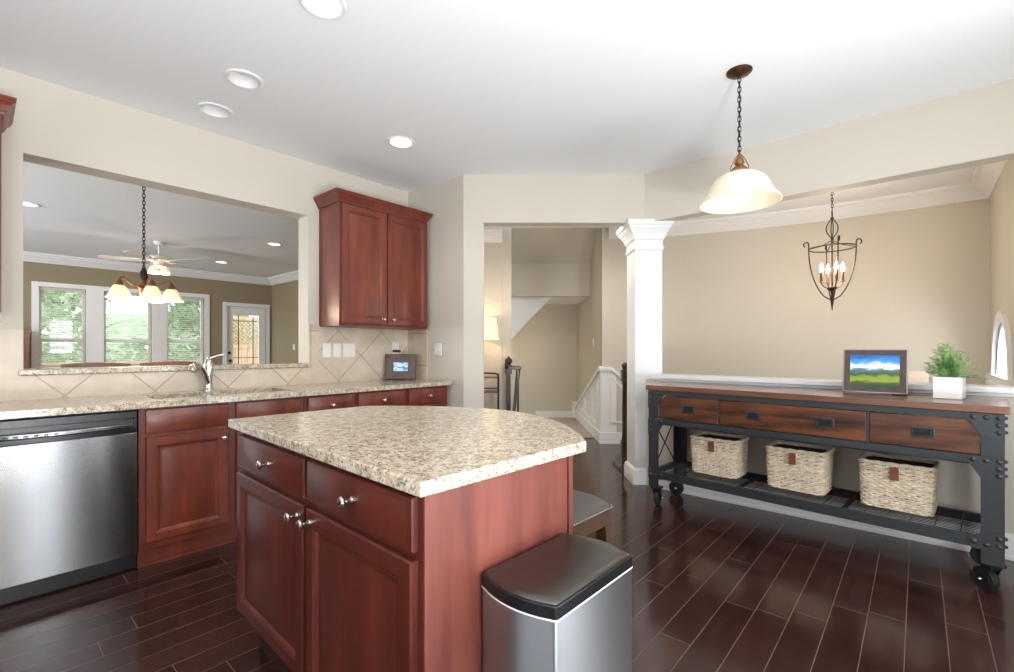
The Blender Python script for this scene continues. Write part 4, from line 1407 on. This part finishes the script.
for k in range(4):
    a = pi / 2 * k + .35
    b.tube([(.01 * cos(a), .01 * sin(a), -.57), (.08 * cos(a), .08 * sin(a), -.61), (.178 * cos(a), .178 * sin(a), zr_)], .004, 6)
b.build('hoop', M_BRONZE_D, root)
for k in range(4):
    a = pi / 2 * k + .35; b = MB(); pts = []
    for t in range(10):
        th = -1.2 + (pi + 1.2) * t / 9
        pts.append(((.2 + .02 * cos(th)) * cos(a), (.2 + .02 * cos(th)) * sin(a), zr_ + .045 + .022 * sin(th)))
    for t in range(0, 15):
        u = t / 14; rr = .180 * (cos(u * pi / 2) ** .5); pts.append((max(rr, .008) * cos(a), max(rr, .008) * sin(a), zr_ + (zb_ - zr_) * u))
    b.tube(pts, .0055, 6); b.build('rib', M_BRONZE_D, root)
b = MB(); b.lathe([(.004, -.56), (.006, -.57), (.006, -.98), (.04, -.99), (.042, -1.0), (.014, -1.02), (.01, -1.06), (.018, -1.09), (.012, -1.12), (.006, -1.17), (.002, -1.2)], (0, 0, 0), 16); b.build('stem', M_BRONZE_D, root)
for k in range(4):
    a = pi / 2 * k + .5; r_ = .085
    b = MB(); b.tube([(.02 * cos(a), .02 * sin(a), -.995), (.06 * cos(a), .06 * sin(a), -.985), (r_ * cos(a), r_ * sin(a), -.955), (r_ * cos(a), r_ * sin(a), -.94)], .0045, 6)
    b.lathe([(.018, -.94), (.02, -.936), (.011, -.93), (.0105, -.85)], (r_ * cos(a), r_ * sin(a), 0), 12)
    arm = b.build('candle_arm', M_BRONZE, root)
    g = MB(); g.lathe([(.007, -.85), (.014, -.832), (.016, -.815), (.01, -.79), (.002, -.765)], (r_ * cos(a), r_ * sin(a), 0), 14); g.build('bulb', M_BULB, arm, angle=60)
point('chandelier_glow', (lx, ly, Z0 - .80), 34, (1, .8, .58), .1)

# breakfast chandelier seen through the pass-through
gx, gy = 1.0, 5.2
root = empty('glass_shade_chandelier', (gx, gy, ZC), R(59), 'brass chandelier with bell glass shades seen through the pass-through', 'chandelier')
b = MB(); b.lathe([(.065, 0), (.065, -.006), (.04, -.02), (.008, -.03)], (0, 0, 0), 24); b.build('canopy', M_BRONZE_D, root)
b = MB(); chain(b, (0, 0, -.025), (0, 0, -.83), .04, .0035, .0105); b.build('chain', M_BRONZE_D, root)
b = MB(); b.lathe([(.006, -.81), (.016, -.825), (.03, -.86), (.034, -.89), (.022, -.915), (.018, -.93)], (0, 0, 0), 20); b.build('finial', M_BRONZE_D, root)
b = MB(); b.lathe([(.018, -.93), (.026, -.945), (.03, -.96), (.06, -.97), (.062, -.98), (.04, -1.0), (.036, -1.05), (.028, -1.085), (.012, -1.1), (.008, -1.125), (.002, -1.13)], (0, 0, 0), 20); b.build('body', M_BRASS, root)
for k in range(5):
    a = 2 * pi * k / 5
    b = MB(); pts = [(.03, -.965), (.075, -.985), (.11, -.965), (.14, -.935), (.168, -.915), (.192, -.93), (.2, -.955)]
    b.tube([(r_ * cos(a), r_ * sin(a), z) for r_, z in pts], .007, 8)
    cx, cy = .2 * cos(a), .2 * sin(a)
    b.lathe([(.012, -.935), (.02, -.955), (.03, -.97), (.036, -.995), (.038, -1.0)], (cx, cy, 0), 16)
    arm = b.build('arm', M_BRASS, root)
    s_ = MB(); s_.lathe([(.032, -.992), (.044, -1.002), (.056, -1.028), (.068, -1.06), (.083, -1.087), (.096, -1.1), (.093, -1.101), (.08, -1.087), (.063, -1.058), (.051, -1.028), (.041, -1.007), (.032, -.998)], (cx, cy, 0), 28, caps=False)
    s_.build('shade', M_SHADE_L, arm, angle=60)
    s_ = MB(); s_.ball((cx, cy, -1.07), .03, 12); s_.build('bulb', M_BULB, arm, angle=60)
    ca, sa = cos(a + R(59)), sin(a + R(59))
    point('chandelier_glow', (gx + .2 * ca, gy + .2 * sa, ZC - 1.13), 8, (1, .82, .58), .04)

# ceiling fan
fx_, fy_ = 1.755, 8.21
root = empty('ceiling_fan', (fx_, fy_, ZC), R(12), 'white ceiling fan with lit glass shades in the living room', 'ceiling fan')
b = MB(); b.lathe([(.07, 0), (.07, -.01), (.05, -.045), (.014, -.055)], (0, 0, 0), 24); b.build('canopy', M_FAN, root)
b = MB(); b.lathe([(.013, -.05), (.013, -.19)], (0, 0, 0), 14); b.build('downrod', M_FAN, root)
b = MB(); b.lathe([(.03, -.185), (.1, -.2), (.145, -.225), (.15, -.255), (.12, -.285), (.07, -.3), (.065, -.33), (.075, -.35), (.05, -.37)], (0, 0, 0), 28); b.build('motor', M_FAN, root)
for k in range(5):
    a = 2 * pi * k / 5
    b = MB(); n_ = 12; top = []
    for i in range(n_ + 1):
        u = i / n_; x = .19 + .5 * u; hw = .045 + .028 * u
        if u > .85: hw *= math.sqrt(max(0.05, 1 - ((u - .85) / .16) ** 2))
        tl = .012
        top.append([(x, -hw, -.275 - tl * hw / .06), (x, hw, -.275 + tl * hw / .06), (x, hw, -.268 + tl * hw / .06), (x, -hw, -.268 - tl * hw / .06)])
    b.rings(top); b.box(.1, .24, -.02, .02, -.285, -.277)
    b.build('blade', M_FAN, root, rot=(0, 0, a))
for k in range(4):
    a = pi / 2 * k + .4; cx, cy = .085 * cos(a), .085 * sin(a)
    b = MB(); b.lathe([(.02, -.36), (.035, -.375), (.055, -.41), (.066, -.45), (.063, -.45), (.05, -.41), (.03, -.378)], (cx * 1.1, cy * 1.1, 0), 20, caps=False); b.build('lamp_shade', M_SHADE_L, root, angle=60)
point('fan_glow', (fx_, fy_, ZC - .47), 40, (1, .84, .62), .08)

# ------------------------------------------------------------------ living room furniture seen over the ledge
def side_chair(name, loc, rz, label, wood_m, seat_m, upholstered=False, top=1.07, grp=None, wd=.44):
    root = empty(name, loc, rz, label, 'chair', grp)
    hw = wd / 2
    b = MB(); b.box(-hw, hw, -.21, .21, .44, .49); b.build('seat', seat_m, root, bevel=.012, seg=3)
    for i, j in ((-1, -1), (1, -1)):
        b = MB(); b.box(i * (hw - .02) - .02, i * (hw - .02) + .02, -.205, -.165, 0, .439); b.build('leg', wood_m, root, bevel=.003)
    for i in (-1, 1):
        b = MB(); x = i * (hw - .022)
        b.rings([[(x - .02, y - .018, z), (x + .02, y - .018, z), (x + .02, y + .018, z), (x - .02, y + .018, z)] for y, z in ((.235, 0), (.232, .42), (.24, .6), (.27, top - .05))])
        b.build('leg', wood_m, root, bevel=.003)
    b = MB()
    if upholstered:
        loops = []
        for i in range(13):
            u = i / 12; z = .56 + (top - .56) * u; k = 1 if u < .8 else math.sqrt(max(.25, 1 - ((u - .8) / .23) ** 2))
            y = .215 + .055 * u; h = hw * (.9 + .1 * k) if u >= .8 else hw
            t = .035 * (k if u >= .8 else 1)
            loops.append([(-h + .02, y - t, z), (h - .02, y - t, z), (h, y, z), (h - .02, y + t, z), (-h + .02, y + t, z), (-h, y, z)])
        b.rings(loops); b.build('backrest', seat_m, root, bevel=.008, angle=60)
    else:
        loops = []
        for i in range(15):
            u = i / 14; x = -hw - .02 + (wd + .04) * u; k = 1 - (2 * u - 1) ** 2
            y = .262 + .02 * k; zt_ = top - .014 + .014 * k
            loops.append([(x, y, zt_ - .075), (x, y + .022, zt_ - .075), (x, y + .022, zt_), (x, y, zt_)])
        b.rings(loops); b.build('top_rail', wood_m, root, bevel=.005)
        for k in range(5):
            x = -hw + .07 + (wd - .14) * k / 4
            s_ = MB(); s_.box(x - .014, x + .014, .245, .262, .49, top - .085); s_.build('back_slat', wood_m, root)
    return root


for pxx, d_, lb in ((97, 3.9, 'wooden chair rail showing over the ledge below the first window'), (169, 4.35, 'wooden chair rail showing over the ledge beside the faucet')):
    r_ = (pxx - 507) / 468 * d_
    X, Y = hall(r_, d_)
    side_chair('dining_chair', (X, Y + .27, 0), R(180), lb, M_CHAIRWOOD, M_CHAIRWOOD, grp='dining chairs behind the pass-through ledge', top=1.09, wd=.40)
# blush upholstered chair beyond the half wall
d_ = 4.55; X, Y = hall((911 - 507) / 468 * d_, d_)
side_chair('upholstered_chair', (X - .25, Y, 0), R(-92), 'blush upholstered dining chair whose back shows over the console', M_NEWEL, M_UPHOL, True, .985, wd=.26)

# tall wooden cabinet by the living room window
root = empty('tall_cabinet', (.13, YL - .42, 0), 0, 'brown wooden cabinet beside the first living room window', 'cabinet')
b = MB(); b.box(-.4, .44, 0, .41, 0, 1.45); b.box(-.42, .46, -.02, .41, 1.45, 1.49); b.build('body', M_WOODFUR, root, bevel=.003)
for i in (0, 1):
    bb = MB(); shaker(bb, 0, .4, 0, 1.3); bb.build('door', M_WOODFUR, root, (-.39 + i * .42, 0, .08))
wall_plate('switch_plate', (4.3195, 9.6, 1.24), R(-90), 1, 'white switch plate on the living room side wall by the pass-through jamb', 'switch', 'switch')

# ------------------------------------------------------------------ hall furniture
def hroot(name, r, d, z, label, cat, rz=0):
    X, Y = hall(r, d)
    return empty(name, (X, Y, z), HALL + rz, label, cat)


root = hroot('newel_post', .02, 6.05, 0, 'dark newel post with a round knob, standing at the head of the stair handrail', 'newel post')
b = MB(); b.box(-.042, .042, -.042, .042, 0, .32); b.box(-.028, .028, -.028, .028, .32, .88); b.build('shaft', M_NEWEL, root, bevel=.006)
b = MB(); b.box(-.045, .045, -.045, .045, .88, .97); b.lathe([(.05, .97), (.05, .985), (.025, .995), (.028, 1.005), (.045, 1.025), (.05, 1.045), (.042, 1.07), (.02, 1.085), (.012, 1.1), (.004, 1.108)], (0, 0, 0), 20); b.build('cap', M_NEWEL, root)
b = MB(); b.lathe([(.03, 0), (.05, .01), (.052, .04), (.03, .05)], (-.05, -.02, .985), 16, 'x'); b.build('rosette', M_BRONZE_D, root)
root = hroot('handrail', .16, 6.2, 0, 'dark handrail dropping steeply behind the round-knobbed newel post', 'handrail')
b = MB(); b.bar((-.01, .02, .93), (-.05, 1.5, .14), .055, .06); b.bar((-.12, -.02, .955), (.03, -.02, .955), .06, .05); b.build('rail', M_NEWEL, root, bevel=.008)
b = MB(); b.box(-.075, -.045, 1.47, 1.5, .014, .16); b.box(-.03, 0, -.03, 0, 0, .93); b.build('baluster', M_NEWEL, root)
root = hroot('newel_post', 1.16, 4.60, 0, 'dark turned newel post standing close against the white column', 'newel post')
b = MB(); b.box(-.038, .038, -.038, .038, 0, .30); b.lathe([(.034, .3), (.03, .33), (.026, .4), (.028, .6), (.024, .85), (.03, .87), (.026, .885)], (0, 0, 0), 18); b.build('shaft', M_NEWEL, root, bevel=.004)
b = MB(); b.box(-.036, .036, -.036, .036, .885, .985); b.lathe([(.036, .985), (.038, .995), (.02, 1.003), (.026, 1.015), (.034, 1.03), (.03, 1.05), (.016, 1.062), (.004, 1.068)], (0, 0, 0), 18); b.build('cap', M_NEWEL, root, bevel=.003)
root = hroot('shoe_rail', 1.137, 4.8, 0, 'low dark floor strip running back from the newel by the white column', 'rail')
b = MB(); b.box(-.02, .02, -.15, .15, 0, .03); b.build('strip', M_NEWEL, root, bevel=.004)

root = hroot('hall_table', -.29, 5.85, 0, 'narrow dark metal hall table under the lit table lamp', 'table')
b = MB(); b.box(-.2, .185, -.12, .14, .84, .86); b.build('top', M_WOODFUR, root)
b = MB(); b.tube([(-.2, -.12, .895), (-.05, -.12, .905), (.05, -.12, .905), (.15, -.12, .90), (.185, -.12, .885)], .01, 8); b.tube([(-.2, -.12, .72), (.18, -.12, .72)], .008, 8)
b.build('rail', M_IRON_D, root)
b = MB(); b.box(-.2, .185, -.115, .14, .66, .68); b.build('shelf', M_WOODFUR, root)
for x, y in ((-.2, -.12), (.182, -.12), (-.2, .14), (.182, .14)):
    b = MB(); b.box(x - .011, x + .011, y - .011, y + .011, 0, .9 if y < 0 else .86); b.build('leg', M_IRON_D, root)
root = hroot('table_lamp', -.355, 5.885, .861, 'lit table lamp with a cream drum shade in the hall', 'lamp')
b = MB(); b.lathe([(.07, 0), (.07, .015), (.03, .03), (.02, .08), (.05, .16), (.055, .22), (.03, .3), (.012, .34), (.008, .48)], (0, 0, 0), 20); b.build('base', M_BRONZE_D, root)
b = MB(); b.lathe([(.26, .455), (.22, .73), (.217, .73), (.257, .455)], (0, 0, 0), 32, caps=False); b.build('lamp_shade', M_LAMPSHADE, root)
X, Y = hall(-.355, 5.885); point('table_lamp_glow', (X, Y, 1.5), 7, (1, .78, .5), .04)
X, Y = hall(.2, 7.5); point('stair_sconce_glow', (X, Y, 1.2), 6, (1, .8, .55), .05)
X, Y = hall(.55, 4.8); spot('recessed_and_fill_glow', (X, Y, 2.7), 85, (1, .94, .84), 168)  # fill spot added without a fitting to brighten the stair fascia and wainscot
X, Y = hall(1.2115, 6.55)
wall_plate('switch_plate', (X, Y, 1.29), HALL - R(90), 1, 'white switch plate on the stair side wall above the wainscot', 'switch', 'switch')

# ------------------------------------------------------------------ outside the living room: deck, fence, trees
b = MB(); b.box(-30, 40, 10.95, 60, -1.3, -1.2); struct(b.build('ground', M_GROUND))
b = MB(); b.prism_axis([(21.5, -1.19), (26, .6), (34, 3.2), (60, 4.2), (60, -1.19)], -30, 40, 0); struct(b.build('hill_bank', M_BANK))
b = MB(); b.box(-2, 7, 10.86, 13.6, -.25, -.12); struct(b.build('floor_deck', M_FENCE))
root = empty('deck_railing', (0, 13.5, -.12), 0, 'pine deck railing outside the living room windows', 'railing')
b = MB(); b.box(-2, 4.1, -.05, .09, .98, 1.02); b.box(-2, 4.1, 0, .04, .90, .98); b.box(-2, 4.1, 0, .04, .08, .15); b.build('rail', M_FENCE, root)
for k in range(4):
    b = MB(); x = -1.9 + k * 1.95; b.box(x - .045, x + .045, -.03, .06, 0, .9); b.build('post', M_FENCE, root)
for k in range(40):
    b = MB(); x = -1.8 + k * .145; b.box(x - .017, x + .017, .005, .035, .15, .9); b.build('baluster', M_FENCE, root)
root = empty('privacy_fence', (4.75, 13.2, -.12), 0, 'tan board privacy fence with a lattice top outside the glazed door', 'fence')
for x in (-.5, .42, 1.35):
    b = MB(); b.box(x - .05, x + .05, -.05, .05, 0, 2.25); b.build('post', M_FENCE, root)
b = MB()
for k in range(13): b.box(-.45 + k * .14, -.45 + k * .14 + .132, -.012, .012, .05, 1.35)
b.build('boards', M_FENCE, root)
b = MB(); b.box(-.45, 1.3, -.03, .03, 1.35, 1.43); b.box(-.45, 1.3, -.03, .03, 2.08, 2.16); b.box(-.45, 1.3, -.03, .03, 0.0, .08); b.build('rails', M_FENCE, root)
b = MB()
for k in range(26):
    x = -.45 - .65 + k * .095
    for s_ in (1, -1):
        p0, p1 = (x, 1.43), (x + .65, 2.08)
        if s_ < 0: p0, p1 = (x + .65, 1.43), (x, 2.08)
        ts = []
        for lim in (-.45, 1.3):
            ts.append((lim - p0[0]) / (p1[0] - p0[0]))
        t0, t1 = max(0, min(ts)), min(1, max(ts))
        if t1 - t0 > .03:
            q = lambda t: (p0[0] + (p1[0] - p0[0]) * t, .008 * s_, p0[1] + (p1[1] - p0[1]) * t)
            b.bar(q(t0), q(t1), .008, .028, (0, 1, 0) if False else (0, 0, 1))
b.build('lattice', M_FENCE, root)


def tree_proto(name, m, seed, hgt=7.0, n=3400, rad=2.4):
    rnd = random.Random(seed)
    root = empty(name, (0, 0, 0))
    b = MB(); b.tube([(0, 0, 0), (.05, .03, hgt * .3), (-.06, 0, hgt * .6), (.02, .02, hgt * .92)], [.16, .13, .09, .03], 10)
    for k in range(9):
        z = hgt * (.2 + .07 * k); a = k * 2.4
        b.tube([(0, 0, z), (cos(a) * rad * .4, sin(a) * rad * .4, z + .5), (cos(a) * rad * .75, sin(a) * rad * .75, z + .8)], [.05, .035, .012], 6)
    b.build('trunk', M_BARK, root)
    b = MB(); cl = []
    for k in range(34):
        a = rnd.uniform(0, 2 * pi); z = rnd.uniform(.12, 1) * hgt; rr = rad * (1 - .55 * z / hgt) * math.sqrt(rnd.random())
        cl.append((Vector((rr * cos(a), rr * sin(a), z)), rnd.uniform(.45, .9)))
    for i in range(n):
        c, r = cl[i % len(cl)]
        d = Vector((rnd.gauss(0, 1), rnd.gauss(0, 1), rnd.gauss(0, .8))).normalized() * r * rnd.uniform(.45, 1.05)
        p = c + d; l = rnd.uniform(.16, .34)
        u = Vector((rnd.gauss(0, 1), rnd.gauss(0, 1), rnd.gauss(0, .6))).normalized(); v = u.orthogonal().normalized() * l * .45; u = u * l
        b.add([p - u * .5, p + v, p + u * .5, p - v], [(0, 1, 2, 3)])
    b.build('crown', m, root, recalc=False)
    return root


def shrub(loc, m, seed, label):
    rnd = random.Random(seed); root = empty('garden_shrub', loc, 0, label, 'shrub', 'shrubs behind the deck railing')
    b = MB(); st = MB()
    for k in range(9):
        a = k * .7; st.tube([(0, 0, 0), (cos(a) * .3, sin(a) * .3, .5), (cos(a) * .6, sin(a) * .6, 1.1)], [.03, .02, .008], 5)
    st.build('stem', M_BARK, root)
    for i in range(1300):
        d = Vector((rnd.gauss(0, 1), rnd.gauss(0, 1), abs(rnd.gauss(0, 1)))).normalized()
        p = Vector((d.x * 1.2, d.y * 1.2, d.z * 1.5 + .1)) * rnd.uniform(.5, 1); l = rnd.uniform(.08, .16)
        u = Vector((rnd.gauss(0, 1), rnd.gauss(0, 1), rnd.gauss(0, .6))).normalized(); v = u.orthogonal().normalized() * l * .4; u = u * l
        b.add([p - u * .5, p + v, p + u * .5, p - v], [(0, 1, 2, 3)])
    b.build('leaves', m, root, recalc=False)
    return root


t1 = tree_proto('garden_tree', M_TREE, 1); t2 = tree_proto('garden_tree', M_TREE2, 5, 8.0, 3400, 2.2)
spots = [(t1, -1.4, 18.5, .8, 'leafy green tree outside the window beside the wooden cabinet'), (t2, 2.1, 17.6, .72, 'pale green tree with a light trunk outside the first living room window'),
         (t1, 5.6, 19.0, .85, 'leafy green tree outside the middle living room window'), (t2, 9.6, 21.0, .95, 'pale green tree beyond the lattice fence'),
         (t1, .9, 25.0, 1.1, 'tall green tree deep behind the pale one, past the first window'), (t2, 6.6, 26.0, 1.15, 'tall pale tree deep behind the others, past the middle window'), (t1, 13.0, 28.0, 1.2, 'tall green tree far past the end of the fence')]
seen = set()
for p_, x, y, s_, lb in spots:
    o = p_ if p_ not in seen else copy_tree(p_)
    seen.add(p_)
    o.location = (x, y, -1.25); o.scale = (s_,) * 3; o.rotation_euler = (0, 0, x * 1.7)
    tag(o, lb, 'tree', 'trees outside the living room')
shrub((.5, 15.4, -1.25), M_TREE, 2, 'green shrub behind the railing outside the first window')
shrub((3.7, 15.3, -1.25), M_TREE2, 4, 'pale shrub behind the railing outside the middle window')
shrub((7.0, 15.4, -1.25), M_TREE, 6, 'green shrub behind the railing next to the fence')
